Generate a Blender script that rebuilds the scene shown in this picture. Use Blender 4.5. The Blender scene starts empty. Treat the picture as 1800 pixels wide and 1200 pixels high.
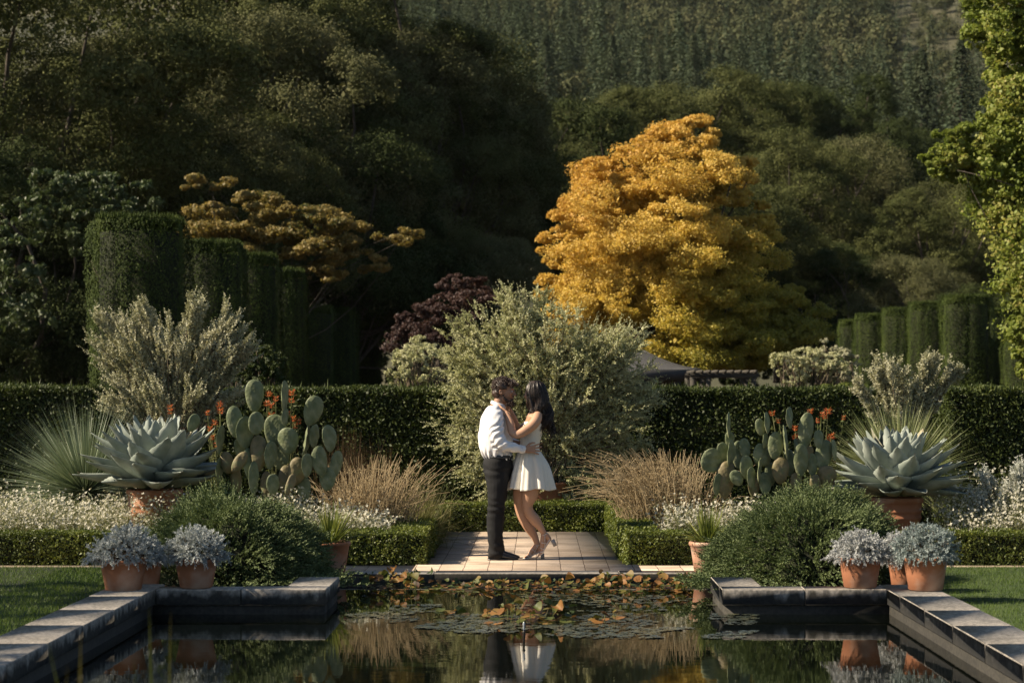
import bpy, math, random
import numpy as np
from mathutils import Vector, Matrix
RNG = np.random.default_rng(7)
F = 3500.0          # focal length in photo pixels (70 mm on 36 mm)
CAMZ = 1.6
R = math.radians
scene = bpy.context.scene
COL = scene.collection

def W(px, py, D):
    return np.array([(px-945)/F*D, D, CAMZ+(695-py)/F*D])
def XD(px, D): return (px-945)/F*D
def ZD(py, D): return CAMZ+(695-py)/F*D

# ---------------------------------------------------------------- materials
def new_mat(name):
    m = bpy.data.materials.new(name); m.use_nodes = True
    nt = m.node_tree; nt.nodes.clear()
    out = nt.nodes.new('ShaderNodeOutputMaterial')
    return m, nt, out
def nd(nt, typ, **kw):
    n = nt.nodes.new(typ)
    for k, v in kw.items():
        if k in n.inputs.keys(): n.inputs[k].default_value = v
        else: setattr(n, k, v)
    return n
def ramp(nt, src, stops):
    r = nt.nodes.new('ShaderNodeValToRGB')
    cr = r.color_ramp
    while len(cr.elements) < len(stops): cr.elements.new(0.5)
    for e, (p, c) in zip(cr.elements, stops):
        e.position = p; e.color = (*c, 1) if len(c) == 3 else c
    if src is not None: nt.links.new(src, r.inputs[0])
    return r
def mix(nt, a, b, fac, mode='MIX'):
    m = nt.nodes.new('ShaderNodeMix'); m.data_type = 'RGBA'; m.blend_type = mode
    for i, v in ((6, a), (7, b)):
        if hasattr(v, 'is_linked') or hasattr(v, 'links'): nt.links.new(v, m.inputs[i])
        else: m.inputs[i].default_value = (*v, 1)
    if isinstance(fac, (int, float)): m.inputs[0].default_value = fac
    else: nt.links.new(fac, m.inputs[0])
    return m.outputs[2]

def leaf_mat(name, cols, trans=0.3, nscale=1.2, rough=0.55, spec=0.3, grad=None, tint=1.0):
    """foliage: each leaf its own colour (random per island), patches by a noise; grad=(axis vector, lo, hi, colour ramp) leaf colour along the plant"""
    m, nt, out = new_mat(name)
    L = nt.links.new
    geo = nd(nt, 'ShaderNodeNewGeometry'); tc = nd(nt, 'ShaderNodeTexCoord')
    nz = nd(nt, 'ShaderNodeTexNoise', Scale=nscale, Detail=3.0)
    L(tc.outputs['Object'], nz.inputs['Vector'])
    ad = nd(nt, 'ShaderNodeMath', operation='MULTIPLY_ADD'); L(geo.outputs['Random Per Island'], ad.inputs[0]); ad.inputs[1].default_value = 0.6
    sc_ = nd(nt, 'ShaderNodeMath', operation='MULTIPLY_ADD'); L(nz.outputs['Fac'], sc_.inputs[0]); sc_.inputs[1].default_value = 1.6; sc_.inputs[2].default_value = -0.6
    L(sc_.outputs[0], ad.inputs[2])
    n = len(cols)
    rp = ramp(nt, ad.outputs[0], [(i/(n-1), c) for i, c in enumerate(cols)])
    col = rp.outputs[0]
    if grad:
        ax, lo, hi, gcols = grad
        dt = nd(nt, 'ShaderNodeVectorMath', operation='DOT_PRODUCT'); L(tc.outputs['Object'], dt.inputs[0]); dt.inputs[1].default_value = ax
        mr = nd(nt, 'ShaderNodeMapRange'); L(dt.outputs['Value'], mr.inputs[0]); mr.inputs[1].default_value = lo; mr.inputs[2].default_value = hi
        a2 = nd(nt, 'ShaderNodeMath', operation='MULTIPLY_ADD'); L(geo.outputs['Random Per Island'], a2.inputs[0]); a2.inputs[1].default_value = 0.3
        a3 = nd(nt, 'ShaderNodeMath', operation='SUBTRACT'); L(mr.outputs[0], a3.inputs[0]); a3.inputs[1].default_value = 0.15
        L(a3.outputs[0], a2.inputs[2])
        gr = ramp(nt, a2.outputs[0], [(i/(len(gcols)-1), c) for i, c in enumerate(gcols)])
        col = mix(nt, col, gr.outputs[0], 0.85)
    bs = nd(nt, 'ShaderNodeBsdfPrincipled', Roughness=rough); bs.inputs['Specular IOR Level'].default_value = spec
    L(col, bs.inputs['Base Color'])
    tr = nd(nt, 'ShaderNodeBsdfTranslucent')
    tcol = mix(nt, col, (1.0, 1.0, 0.45), 0.5, 'MULTIPLY')
    L(tcol, tr.inputs['Color'])
    ms = nd(nt, 'ShaderNodeMixShader'); ms.inputs[0].default_value = trans
    L(bs.outputs[0], ms.inputs[1]); L(tr.outputs[0], ms.inputs[2]); L(ms.outputs[0], out.inputs['Surface'])
    return m

def surf_mat(name, c1, c2, scale=8, rough=0.7, bump=0.2, c3=None, detail=6, spec=0.4, stretch=(1,1,1), bscale=None, sheen=0, bdist=0.01, metal=0):
    m, nt, out = new_mat(name); L = nt.links.new
    tc = nd(nt, 'ShaderNodeTexCoord'); mp = nd(nt, 'ShaderNodeMapping'); mp.inputs['Scale'].default_value = stretch
    L(tc.outputs['Object'], mp.inputs[0])
    nz = nd(nt, 'ShaderNodeTexNoise', Scale=scale, Detail=detail); L(mp.outputs[0], nz.inputs['Vector'])
    st = [(0.3, c1), (0.7, c2)]
    if c3: st = [(0.28, c1), (0.5, c2), (0.72, c3)]
    rp = ramp(nt, nz.outputs['Fac'], st)
    bs = nd(nt, 'ShaderNodeBsdfPrincipled', Roughness=rough, Metallic=metal); bs.inputs['Specular IOR Level'].default_value = spec
    L(rp.outputs[0], bs.inputs['Base Color'])
    if sheen: bs.inputs['Sheen Weight'].default_value = sheen
    if bump:
        n2 = nd(nt, 'ShaderNodeTexNoise', Scale=bscale or scale*4, Detail=5.0); L(mp.outputs[0], n2.inputs['Vector'])
        b = nd(nt, 'ShaderNodeBump', Strength=bump, Distance=bdist); L(n2.outputs['Fac'], b.inputs['Height']); L(b.outputs[0], bs.inputs['Normal'])
    L(bs.outputs[0], out.inputs['Surface'])
    return m

# ---------------------------------------------------------------- mesh building
class MB:
    def __init__(s): s.V=[]; s.Q=[]; s.T=[]; s.qm=[]; s.tm=[]; s.n=0
    def add(s, V, Q=None, T=None, m=0):
        V = np.asarray(V, float).reshape(-1,3)
        if Q is not None and len(Q): s.Q.append(np.asarray(Q,int).reshape(-1,4)+s.n); s.qm.append(np.full(len(s.Q[-1]), m))
        if T is not None and len(T): s.T.append(np.asarray(T,int).reshape(-1,3)+s.n); s.tm.append(np.full(len(s.T[-1]), m))
        s.V.append(V); s.n += len(V); return s
    def arrays(s):
        V = np.concatenate(s.V) if s.V else np.zeros((0,3))
        Q = np.concatenate(s.Q) if s.Q else np.zeros((0,4),int)
        T = np.concatenate(s.T) if s.T else np.zeros((0,3),int)
        return V,Q,T
    def merge(s, o, xf=None, m=None):
        V,Q,T = o.arrays()
        if xf is not None: V = xf(V)
        qm = np.concatenate(o.qm) if o.qm else np.zeros(0,int); tm = np.concatenate(o.tm) if o.tm else np.zeros(0,int)
        if len(Q): s.Q.append(Q+s.n); s.qm.append(qm if m is None else np.full(len(Q),m))
        if len(T): s.T.append(T+s.n); s.tm.append(tm if m is None else np.full(len(T),m))
        s.V.append(V); s.n += len(V); return s
    def mesh(s, name, mats, smooth=False):
        V,Q,T = s.arrays()
        me = bpy.data.meshes.new(name)
        me.vertices.add(len(V)); me.vertices.foreach_set('co', V.astype(np.float32).ravel())
        nl = len(Q)*4+len(T)*3
        me.loops.add(nl); me.loops.foreach_set('vertex_index', np.concatenate([Q.ravel(), T.ravel()]).astype(np.int32))
        me.polygons.add(len(Q)+len(T))
        starts = np.concatenate([np.arange(len(Q))*4, len(Q)*4+np.arange(len(T))*3]).astype(np.int32)
        me.polygons.foreach_set('loop_start', starts)
        if isinstance(mats, (list,tuple)):
            for m in mats: me.materials.append(m)
            mi = np.concatenate((s.qm or [np.zeros(0,int)])+(s.tm or [np.zeros(0,int)]))
            me.polygons.foreach_set('material_index', mi.astype(np.int32))
        else: me.materials.append(mats)
        if smooth: me.polygons.foreach_set('use_smooth', np.ones(len(Q)+len(T), bool))
        me.update(calc_edges=True)
        return me
    def build(s, name, mats, parent=None, smooth=False, loc=None):
        o = bpy.data.objects.new(name, s.mesh(name, mats, smooth)); COL.objects.link(o)
        if parent is not None: o.parent = parent
        if loc is not None: o.location = loc
        return o

def tag(o, label=None, cat=None, group=None, kind=None):
    if label: o['label'] = label
    if cat: o['category'] = cat
    if group: o['group'] = group
    if kind: o['kind'] = kind
    return o
def thing(name, label, cat, loc=(0,0,0), rz=0, group=None):
    o = bpy.data.objects.new(name, None); COL.objects.link(o)
    o.location = loc; o.rotation_euler = (0,0,rz); o.empty_display_size = 0.1
    return tag(o, label, cat, group)
def copy_tree(o, parent=None):
    c = o.copy(); COL.objects.link(c); c.parent = parent
    for ch in list(o.children): copy_tree(ch, c)
    return c

def unit(v): v = np.asarray(v, float); return v/np.maximum(np.linalg.norm(v, axis=-1, keepdims=True), 1e-9)
def rand_dir(n, rng=RNG): return unit(rng.normal(size=(n,3)))
def perp(d, rng=RNG):
    r = rng.normal(size=d.shape); r -= (r*d).sum(-1, keepdims=True)*d
    return unit(r)

def cards(mb, P, L, Wv, m=0, fold=0.0):
    """rhombic leaves: P base points, L length vectors, Wv half width vectors"""
    n = len(P)
    if not n: return
    A = P; B = P+L*0.45+Wv; C = P+L; D = P+L*0.45-Wv
    if fold:
        N = np.cross(unit(L), unit(Wv)); up = N*np.linalg.norm(Wv,axis=1,keepdims=True)*fold
        B = B+up; D = D+up
    V = np.stack([A,B,C,D],1).reshape(-1,3)
    i = np.arange(n)*4
    mb.add(V, Q=np.stack([i,i+1,i+2,i+3],1), m=m)
def leaves(mb, P, N, size, rng=RNG, aspect=0.45, up=0.0, spread=0.6, m=0, var=0.35):
    """leaf cards scattered at P, roughly facing N"""
    n = len(P)
    Nn = unit(N + rng.normal(size=(n,3))*spread)
    d = perp(Nn, rng); d = unit(d + np.array([0,0,up]))
    w = unit(np.cross(d, Nn))
    s = (size*(1+rng.uniform(-var,var,n)))[:,None]
    cards(mb, P - d*s*0.5, d*s, w*s*aspect*0.5, m)
def blades(mb, P, D, length, width, bend, seg=3, rng=RNG, m=0, flat=None, taper=1.0, droopz=-1.0):
    """grass blades / strap leaves: strips from P along D, bending downward (bend = share of length)"""
    n = len(P); length = np.broadcast_to(length, n); width = np.broadcast_to(width, n); bend = np.broadcast_to(bend, n)
    side = np.cross(D, np.array([0,0,1.0])) + rng.normal(size=(n,3))*0.5 if flat is None else flat
    side = unit(side - (side*D).sum(1,keepdims=True)*D)
    t = np.linspace(0,1,seg+1)
    pts=[]
    for k,tt in enumerate(t):
        c = P + D*(length*tt)[:,None]
        c = c + np.array([0,0,droopz])*(bend*length*tt*tt)[:,None]
        w = (width*0.5*(1-tt**1.5*taper))[:,None]*(0.6+0.4*min(1,tt*4))
        if k<seg or taper<0.99:
            pts.append(c-side*w); pts.append(c+side*w)
        else: pts.append(c)
    K = len(pts); V = np.stack(pts,1).reshape(-1,3); i = np.arange(n)*K
    tip = (taper>=0.99)
    nq = seg-1 if tip else seg
    for k in range(nq): mb.add(np.zeros((0,3)), Q=np.stack([i+2*k,i+2*k+1,i+2*k+3,i+2*k+2],1), m=m)
    if tip: mb.add(np.zeros((0,3)), T=np.stack([i+2*nq,i+2*nq+1,i+2*nq+2],1), m=m)
    mb.V.append(V); mb.n += len(V)
def tube(mb, pts, rad, sides=6, m=0, cap=True, sq=None):
    pts = np.asarray(pts,float); n=len(pts); rad=np.broadcast_to(np.asarray(rad,float), (n,)) if np.ndim(rad)<=1 else np.asarray(rad,float)
    T = np.gradient(pts, axis=0); T = unit(T)
    ref = np.array([0,0,1.0]) if abs(T[0][2])<0.9 else np.array([1.0,0,0])
    u = unit(np.cross(ref, T[0])); rings=[]
    a = np.linspace(0,2*np.pi,sides,endpoint=False)
    for k in range(n):
        u = unit(u - T[k]*np.dot(u,T[k])); v = np.cross(T[k],u)
        rings.append(pts[k]+rad[k]*(np.cos(a)[:,None]*u+np.sin(a)[:,None]*v))
    V = np.concatenate(rings); Q=[]
    j = np.arange(sides)
    for k in range(n-1):
        Q.append(np.stack([k*sides+j, k*sides+(j+1)%sides, (k+1)*sides+(j+1)%sides, (k+1)*sides+j],1))
    Tt=[]
    if cap:
        V = np.concatenate([V, pts[:1], pts[-1:]]); c0=n*sides; c1=c0+1
        Tt = np.concatenate([np.stack([np.full(sides,c0),(j+1)%sides,j],1), np.stack([np.full(sides,c1),(n-1)*sides+j,(n-1)*sides+(j+1)%sides],1)])
    mb.add(V, Q=np.concatenate(Q), T=Tt, m=m)
def curve_pts(a, b, bend, n=6, rng=RNG):
    a=np.asarray(a,float); b=np.asarray(b,float); t=np.linspace(0,1,n)[:,None]
    off = np.asarray(bend,float)
    return a+(b-a)*t + off*(4*t*(1-t))
def box(mb, x0,x1,y0,y1,z0,z1, m=0, bev=0.0, sub=None):
    if bev:
        b=bev
        # chamfered box
        xs=[x0,x0+b,x1-b,x1]; V=[];
        pts=[]
        for (sx,X,Xi) in ((0,x0,x0+b),(1,x1,x1-b)):
            for (sy,Y,Yi) in ((0,y0,y0+b),(1,y1,y1-b)):
                for (sz,Z,Zi) in ((0,z0,z0+b),(1,z1,z1-b)):
                    pts += [(X,Yi,Zi),(Xi,Y,Zi),(Xi,Yi,Z)]
        # index helper
        def ix(sx,sy,sz,k): return ((sx*2+sy)*2+sz)*3+k
        Q=[]; T=[]
        for s in (0,1):
            f=[ix(s,0,0,0),ix(s,1,0,0),ix(s,1,1,0),ix(s,0,1,0)]; Q.append(f if s else f[::-1])
            f=[ix(0,s,0,1),ix(1,s,0,1),ix(1,s,1,1),ix(0,s,1,1)]; Q.append(f if not s else f[::-1])
            f=[ix(0,0,s,2),ix(1,0,s,2),ix(1,1,s,2),ix(0,1,s,2)]; Q.append(f if s else f[::-1])
        for a in (0,1):
            for b2 in (0,1):
                Q.append([ix(0,a,b2,1),ix(1,a,b2,1),ix(1,a,b2,2),ix(0,a,b2,2)])
                Q.append([ix(a,0,b2,0),ix(a,1,b2,0),ix(a,1,b2,2),ix(a,0,b2,2)])
                Q.append([ix(a,b2,0,0),ix(a,b2,1,0),ix(a,b2,1,1),ix(a,b2,0,1)])
                for c in (0,1): T.append([ix(a,b2,c,0),ix(a,b2,c,1),ix(a,b2,c,2)])
        mb.add(pts,Q=Q,T=T,m=m); return
    V=[(x,y,z) for x in (x0,x1) for y in (y0,y1) for z in (z0,z1)]
    mb.add(V, Q=[[0,1,3,2],[4,6,7,5],[0,4,5,1],[2,3,7,6],[0,2,6,4],[1,5,7,3]], m=m)
def lathe(mb, prof, seg=40, m=0, c=(0,0,0), wob=0.0):
    prof=np.asarray(prof,float); a=np.linspace(0,2*np.pi,seg,endpoint=False); n=len(prof)
    V=np.stack([np.outer(prof[:,0],np.cos(a)), np.outer(prof[:,0],np.sin(a)), np.repeat(prof[:,1:2],seg,1)],-1).reshape(-1,3)+np.array(c)
    j=np.arange(seg); Q=[]
    for k in range(n-1): Q.append(np.stack([k*seg+j,k*seg+(j+1)%seg,(k+1)*seg+(j+1)%seg,(k+1)*seg+j],1))
    mb.add(V,Q=np.concatenate(Q),m=m)
def snoise(P, f, seed=0, octv=3):
    """cheap smooth noise from sines, about -1..1"""
    r = np.random.default_rng(seed); P=np.asarray(P); out=np.zeros(P.shape[0]); amp=1; tot=0
    for o in range(octv):
        for k in range(4):
            d = r.normal(size=3); d/=np.linalg.norm(d); ph=r.uniform(0,6.28)
            out += amp*np.sin(P@d*f*(1+0.35*k)+ph); tot += amp
        f*=2.05; amp*=0.55
    return out/tot*2.0
# ================================================================= camera, light, world
cam_d = bpy.data.cameras.new('camera'); cam = bpy.data.objects.new('camera', cam_d); COL.objects.link(cam); scene.camera = cam
cam.location = (0,0,CAMZ); cam.rotation_euler = (R(90),0,0)
cam_d.sensor_width = 36; cam_d.lens = 70; cam_d.shift_x = -45/1800; cam_d.shift_y = 95/1800
cam_d.clip_start = 0.1; cam_d.clip_end = 5000
cam_d.dof.use_dof = True; cam_d.dof.focus_distance = 19.4; cam_d.dof.aperture_fstop = 3.2
SUN_EL = R(38); SUN_AZ = np.array([-1.0, -0.14])   # direction towards the sun on the ground
az = unit(SUN_AZ)
sdir = np.array([az[0]*math.cos(SUN_EL), az[1]*math.cos(SUN_EL), math.sin(SUN_EL)])
sl = bpy.data.lights.new('sun','SUN'); sl.energy = 5.0; sl.angle = R(0.5); sl.color = (1.0,0.86,0.66)
so = bpy.data.objects.new('sun', sl); COL.objects.link(so); so.rotation_euler = Vector(sdir).to_track_quat('Z','Y').to_euler()
wd = bpy.data.worlds.new('World'); scene.world = wd; wd.use_nodes = True
wn = wd.node_tree; wn.nodes.clear()
wo = wn.nodes.new('ShaderNodeOutputWorld'); bg = wn.nodes.new('ShaderNodeBackground'); sk = wn.nodes.new('ShaderNodeTexSky')
sk.sky_type='NISHITA'; sk.sun_disc=False; sk.sun_elevation=SUN_EL; sk.sun_rotation=math.atan2(az[0], az[1]); sk.air_density=1.0; sk.dust_density=0.6
bg.inputs[1].default_value = 0.05
wn.links.new(sk.outputs[0], bg.inputs[0]); wn.links.new(bg.outputs[0], wo.inputs[0])
scene.view_settings.view_transform='Standard'; scene.view_settings.look='None'; scene.view_settings.exposure=0.95; scene.view_settings.gamma=1
scene.cycles.use_denoising=True
scene.cycles.max_bounces=4; scene.cycles.diffuse_bounces=2; scene.cycles.glossy_bounces=2; scene.cycles.transmission_bounces=2; scene.cycles.transparent_max_bounces=4
scene.cycles.volume_bounces=0; scene.cycles.caustics_reflective=False; scene.cycles.caustics_refractive=False; scene.cycles.sample_clamp_indirect=4

WZ = -0.07      # water level
CT = 0.123      # top of the raised pool kerb
# ================================================================= ground and hill
def hill_z(x, y):
    t = np.clip((y-150)/120,0,1); t = t*t*(3-2*t)
    z = t*0.275*(y-165)*np.clip((y-150)/15,0,1)
    z = np.minimum(z, 0.275*(700-165))
    z = z + t*(7*np.sin(x*0.021+1.2+y*0.004)+3*np.sin(y*0.011+x*0.02)) + t*0.03*x
    return np.maximum(z, 0)-0.06
m_soil = surf_mat('soil', (0.035,0.024,0.015), (0.07,0.05,0.03), scale=3, bump=0.6, rough=0.95)
def grid(mb, xs, ys, zf, m=0):
    X,Y = np.meshgrid(xs,ys); Z = zf(X,Y); V=np.stack([X,Y,Z],-1).reshape(-1,3); nx=len(xs)
    i,j=np.meshgrid(np.arange(nx-1),np.arange(len(ys)-1)); a=(j*nx+i).ravel()
    mb.add(V,Q=np.stack([a,a+1,a+nx+1,a+nx],1),m=m)
mg, nt, out = new_mat('hill_ground'); L=nt.links.new
tc=nd(nt,'ShaderNodeTexCoord'); nz=nd(nt,'ShaderNodeTexNoise',Scale=0.02,Detail=8.0); L(tc.outputs['Object'],nz.inputs['Vector'])
rp=ramp(nt,nz.outputs['Fac'],[(0.3,(0.035,0.04,0.018)),(0.5,(0.06,0.058,0.026)),(0.68,(0.105,0.09,0.045))])
bs=nd(nt,'ShaderNodeBsdfPrincipled',Roughness=0.95); L(rp.outputs[0],bs.inputs['Base Color']); L(bs.outputs[0],out.inputs['Surface'])
# the ground: one sheet out to the horizon, with an opening where the pool is cut into it
mb = MB()
def flatz(X,Y): return np.zeros_like(X)-0.06
for (xa,xb,ya,yb) in ((-60,-3.2,-20,18.0),(3.0,60,-20,18.0),(-60,60,18.0,150)):
    grid(mb, np.linspace(xa,xb,5), np.linspace(ya,yb,5), flatz)
tag(mb.build('ground', m_soil), 'dark earth under the planting beds', kind='structure')
mb = MB(); grid(mb, np.linspace(-420,420,80), np.linspace(150,760,80), hill_z)
for xa,xb in ((-420,-60),(60,420)): grid(mb, np.linspace(xa,xb,4), np.linspace(-20,150,4), flatz)
tag(mb.build('hillside', mg, smooth=True), 'wooded slope rising behind the garden', kind='structure')

# ================================================================= pool
PL, PR = -2.92, 2.67      # inner pool sides
LX, RX = -1.615, 1.41     # inner ends of the two planted corners
mw, nt, out = new_mat('pool_water'); L=nt.links.new
tc=nd(nt,'ShaderNodeTexCoord'); mp=nd(nt,'ShaderNodeMapping'); mp.inputs['Scale'].default_value=(0.7,1.6,1)
L(tc.outputs['Object'],mp.inputs[0]); nz=nd(nt,'ShaderNodeTexNoise',Scale=5.0,Detail=3.0); L(mp.outputs[0],nz.inputs['Vector'])
bp=nd(nt,'ShaderNodeBump',Strength=0.07,Distance=0.006); L(nz.outputs['Fac'],bp.inputs['Height'])
bs=nd(nt,'ShaderNodeBsdfPrincipled',Roughness=0.02); bs.inputs['Base Color'].default_value=(0.002,0.003,0.002,1); bs.inputs['IOR'].default_value=1.38
bs.inputs['Specular IOR Level'].default_value=0.6
L(bp.outputs[0],bs.inputs['Normal']); L(bs.outputs[0],out.inputs['Surface'])
mb=MB(); mb.add([(-3.25,-6,WZ),(3.0,-6,WZ),(3.0,17.95,WZ),(-3.25,17.95,WZ)],Q=[[0,1,2,3]])
tag(mb.build('pool_water', mw), 'dark still pool water with mirror reflections', kind='structure')

# stone kerb
ms, nt, out = new_mat('kerb_stone'); L=nt.links.new
tc=nd(nt,'ShaderNodeTexCoord')
nz=nd(nt,'ShaderNodeTexNoise',Scale=3.0,Detail=9.0); L(tc.outputs['Object'],nz.inputs['Vector']); nz.inputs['Roughness'].default_value=0.7
rp=ramp(nt,nz.outputs['Fac'],[(0.3,(0.24,0.22,0.19)),(0.5,(0.40,0.365,0.32)),(0.7,(0.52,0.475,0.42))])
n3=nd(nt,'ShaderNodeTexNoise',Scale=38.0,Detail=5.0); L(tc.outputs['Object'],n3.inputs['Vector'])
r3=ramp(nt,n3.outputs['Fac'],[(0.38,(0.55,0.55,0.55)),(0.62,(1.08,1.05,1.0))])
c1=mix(nt,rp.outputs[0],r3.outputs[0],1.0,'MULTIPLY')
# wet algae stain and dribbles low down; also painted shade on upright faces
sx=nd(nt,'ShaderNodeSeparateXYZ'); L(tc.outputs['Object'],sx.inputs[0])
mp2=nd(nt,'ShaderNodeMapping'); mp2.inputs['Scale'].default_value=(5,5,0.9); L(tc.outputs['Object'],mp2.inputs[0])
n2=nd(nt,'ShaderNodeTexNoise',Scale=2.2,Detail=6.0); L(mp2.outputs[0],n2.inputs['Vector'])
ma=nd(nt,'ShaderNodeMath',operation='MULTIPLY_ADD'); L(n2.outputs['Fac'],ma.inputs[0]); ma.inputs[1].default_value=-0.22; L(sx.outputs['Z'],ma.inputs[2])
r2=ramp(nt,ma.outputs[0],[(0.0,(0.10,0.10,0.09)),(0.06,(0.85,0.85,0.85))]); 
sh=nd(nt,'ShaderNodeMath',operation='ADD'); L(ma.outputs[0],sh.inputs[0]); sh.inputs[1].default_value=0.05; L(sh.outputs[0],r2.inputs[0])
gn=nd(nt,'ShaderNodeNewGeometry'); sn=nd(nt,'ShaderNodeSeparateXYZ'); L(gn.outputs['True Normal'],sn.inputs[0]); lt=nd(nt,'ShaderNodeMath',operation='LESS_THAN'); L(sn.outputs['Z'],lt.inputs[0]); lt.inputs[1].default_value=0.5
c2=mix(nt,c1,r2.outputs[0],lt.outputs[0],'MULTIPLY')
bs=nd(nt,'ShaderNodeBsdfPrincipled',Roughness=0.85); L(c2,bs.inputs['Base Color'])
bp=nd(nt,'ShaderNodeBump',Strength=0.3,Distance=0.005); L(n3.outputs['Fac'],bp.inputs['Height']); L(bp.outputs[0],bs.inputs['Normal']); L(bs.outputs[0],out.inputs['Surface'])
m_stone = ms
def slab_run(mb, x0,x1,y0,y1,z1, th=0.12, L_=0.95, axis='y', wall=0.05, inset=0.02):
    """a run of coping slabs with fine joints, on a lower course set back a little"""
    a,b=(y0,y1) if axis=='y' else (x0,x1)
    n=max(1,round((b-a)/L_)); e=np.linspace(a,b,n+1)
    for k in range(n):
        lo,hi=e[k]+0.0015,e[k+1]-0.0015; dz=RNG.uniform(-0.0025,0.0025)
        if axis=='y': box(mb,x0,x1,lo,hi,z1-th,z1+dz,bev=0.006)
        else: box(mb,lo,hi,y0,y1,z1-th,z1+dz,bev=0.006)
mb=MB(); KW=0.39
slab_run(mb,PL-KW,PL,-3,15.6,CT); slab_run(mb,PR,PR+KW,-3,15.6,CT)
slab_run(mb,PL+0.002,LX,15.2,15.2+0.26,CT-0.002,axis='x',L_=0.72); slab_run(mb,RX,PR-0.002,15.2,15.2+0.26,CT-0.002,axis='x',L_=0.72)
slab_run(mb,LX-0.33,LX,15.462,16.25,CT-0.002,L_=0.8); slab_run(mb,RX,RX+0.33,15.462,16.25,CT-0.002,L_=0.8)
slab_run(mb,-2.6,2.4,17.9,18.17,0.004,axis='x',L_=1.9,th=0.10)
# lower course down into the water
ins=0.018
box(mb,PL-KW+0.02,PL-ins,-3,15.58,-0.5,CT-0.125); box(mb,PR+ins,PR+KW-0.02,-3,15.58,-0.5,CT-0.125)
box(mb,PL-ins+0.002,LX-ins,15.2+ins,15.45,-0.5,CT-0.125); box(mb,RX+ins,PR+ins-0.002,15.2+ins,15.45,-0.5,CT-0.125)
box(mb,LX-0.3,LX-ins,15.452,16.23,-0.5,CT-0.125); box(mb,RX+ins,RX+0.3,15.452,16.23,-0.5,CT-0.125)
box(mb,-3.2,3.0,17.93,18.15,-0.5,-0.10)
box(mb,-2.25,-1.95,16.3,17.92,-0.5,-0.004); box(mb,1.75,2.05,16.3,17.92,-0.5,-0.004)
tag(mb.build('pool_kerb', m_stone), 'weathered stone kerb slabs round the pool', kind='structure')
# raised earth in the two corners behind the kerb (juniper bed)
mb=MB(); box(mb,PL-0.02,-2.0,15.47,17.9,-0.4,0.06); box(mb,1.8,PR+0.02,15.47,17.9,-0.4,0.06); 
box(mb,-3.3,-2.0,15.62,17.9,-0.4,0.058); box(mb,1.8,3.06,15.62,17.9,-0.4,0.058)
tag(mb.build('ground', m_soil), 'earth of the two raised juniper corners', kind='structure')

# ================================================================= terrace and path of brick pavers
def paver_mat():
    m, nt, out = new_mat('brick_pavers'); L=nt.links.new
    tc=nd(nt,'ShaderNodeTexCoord'); mp=nd(nt,'ShaderNodeMapping'); mp.inputs['Rotation'].default_value=(0,0,R(90)); L(tc.outputs['Object'],mp.inputs[0])
    bk=nd(nt,'ShaderNodeTexBrick',Scale=1.0); bk.inputs['Brick Width'].default_value=0.27; bk.inputs['Row Height'].default_value=0.225; bk.inputs['Mortar Size'].default_value=0.004
    bk.inputs['Mortar Smooth'].default_value=0.2; bk.inputs['Bias'].default_value=0.0
    bk.inputs['Color1'].default_value=(0.43,0.33,0.245,1); bk.inputs['Color2'].default_value=(0.56,0.445,0.345,1); bk.inputs['Mortar'].default_value=(0.13,0.09,0.065,1)
    nw=nd(nt,'ShaderNodeTexNoise',Scale=6.0,Detail=3.0); L(tc.outputs['Object'],nw.inputs['Vector'])
    ad=nd(nt,'ShaderNodeVectorMath',operation='MULTIPLY_ADD'); L(nw.outputs['Color'],ad.inputs[0]); ad.inputs[1].default_value=(0.02,0.02,0); L(mp.outputs[0],ad.inputs[2])
    L(ad.outputs[0],bk.inputs['Vector'])
    nz=nd(nt,'ShaderNodeTexNoise',Scale=2.5,Detail=8.0); L(tc.outputs['Object'],nz.inputs['Vector'])
    rp=ramp(nt,nz.outputs['Fac'],[(0.3,(0.62,0.60,0.58)),(0.5,(0.95,0.95,0.95)),(0.7,(1.15,1.13,1.1))])
    c=mix(nt,bk.outputs['Color'],rp.outputs[0],1.0,'MULTIPLY')
    n2=nd(nt,'ShaderNodeTexNoise',Scale=60.0,Detail=4.0); L(tc.outputs['Object'],n2.inputs['Vector'])
    r2=ramp(nt,n2.outputs['Fac'],[(0.35,(0.85,0.85,0.85)),(0.65,(1.05,1.05,1.05))]); c=mix(nt,c,r2.outputs[0],1.0,'MULTIPLY')
    bs=nd(nt,'ShaderNodeBsdfPrincipled',Roughness=0.8); L(c,bs.inputs['Base Color'])
    b1=nd(nt,'ShaderNodeBump',Strength=0.8,Distance=0.006); b1.invert=True; L(bk.outputs['Fac'],b1.inputs['Height'])
    b2=nd(nt,'ShaderNodeBump',Strength=0.3,Distance=0.003); L(n2.outputs['Fac'],b2.inputs['Height']); L(b1.outputs[0],b2.inputs['Normal']); L(b2.outputs[0],bs.inputs['Normal'])
    L(bs.outputs[0],out.inputs['Surface']); return m
m_pave=paver_mat()
mb=MB(); box(mb,-1.15,0.95,18.172,23.5,-0.1,0.0)
tag(mb.build('terrace_paving', m_pave), 'sunlit brick paving the couple stand on', kind='structure')
mb=MB(); box(mb,-9,-1.152,18.2,18.82,-0.1,-0.004); box(mb,0.952,9,18.2,18.82,-0.1,-0.004)
tag(mb.build('brick_path', m_pave), 'narrow brick path running along the low clipped hedges', kind='structure')

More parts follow.
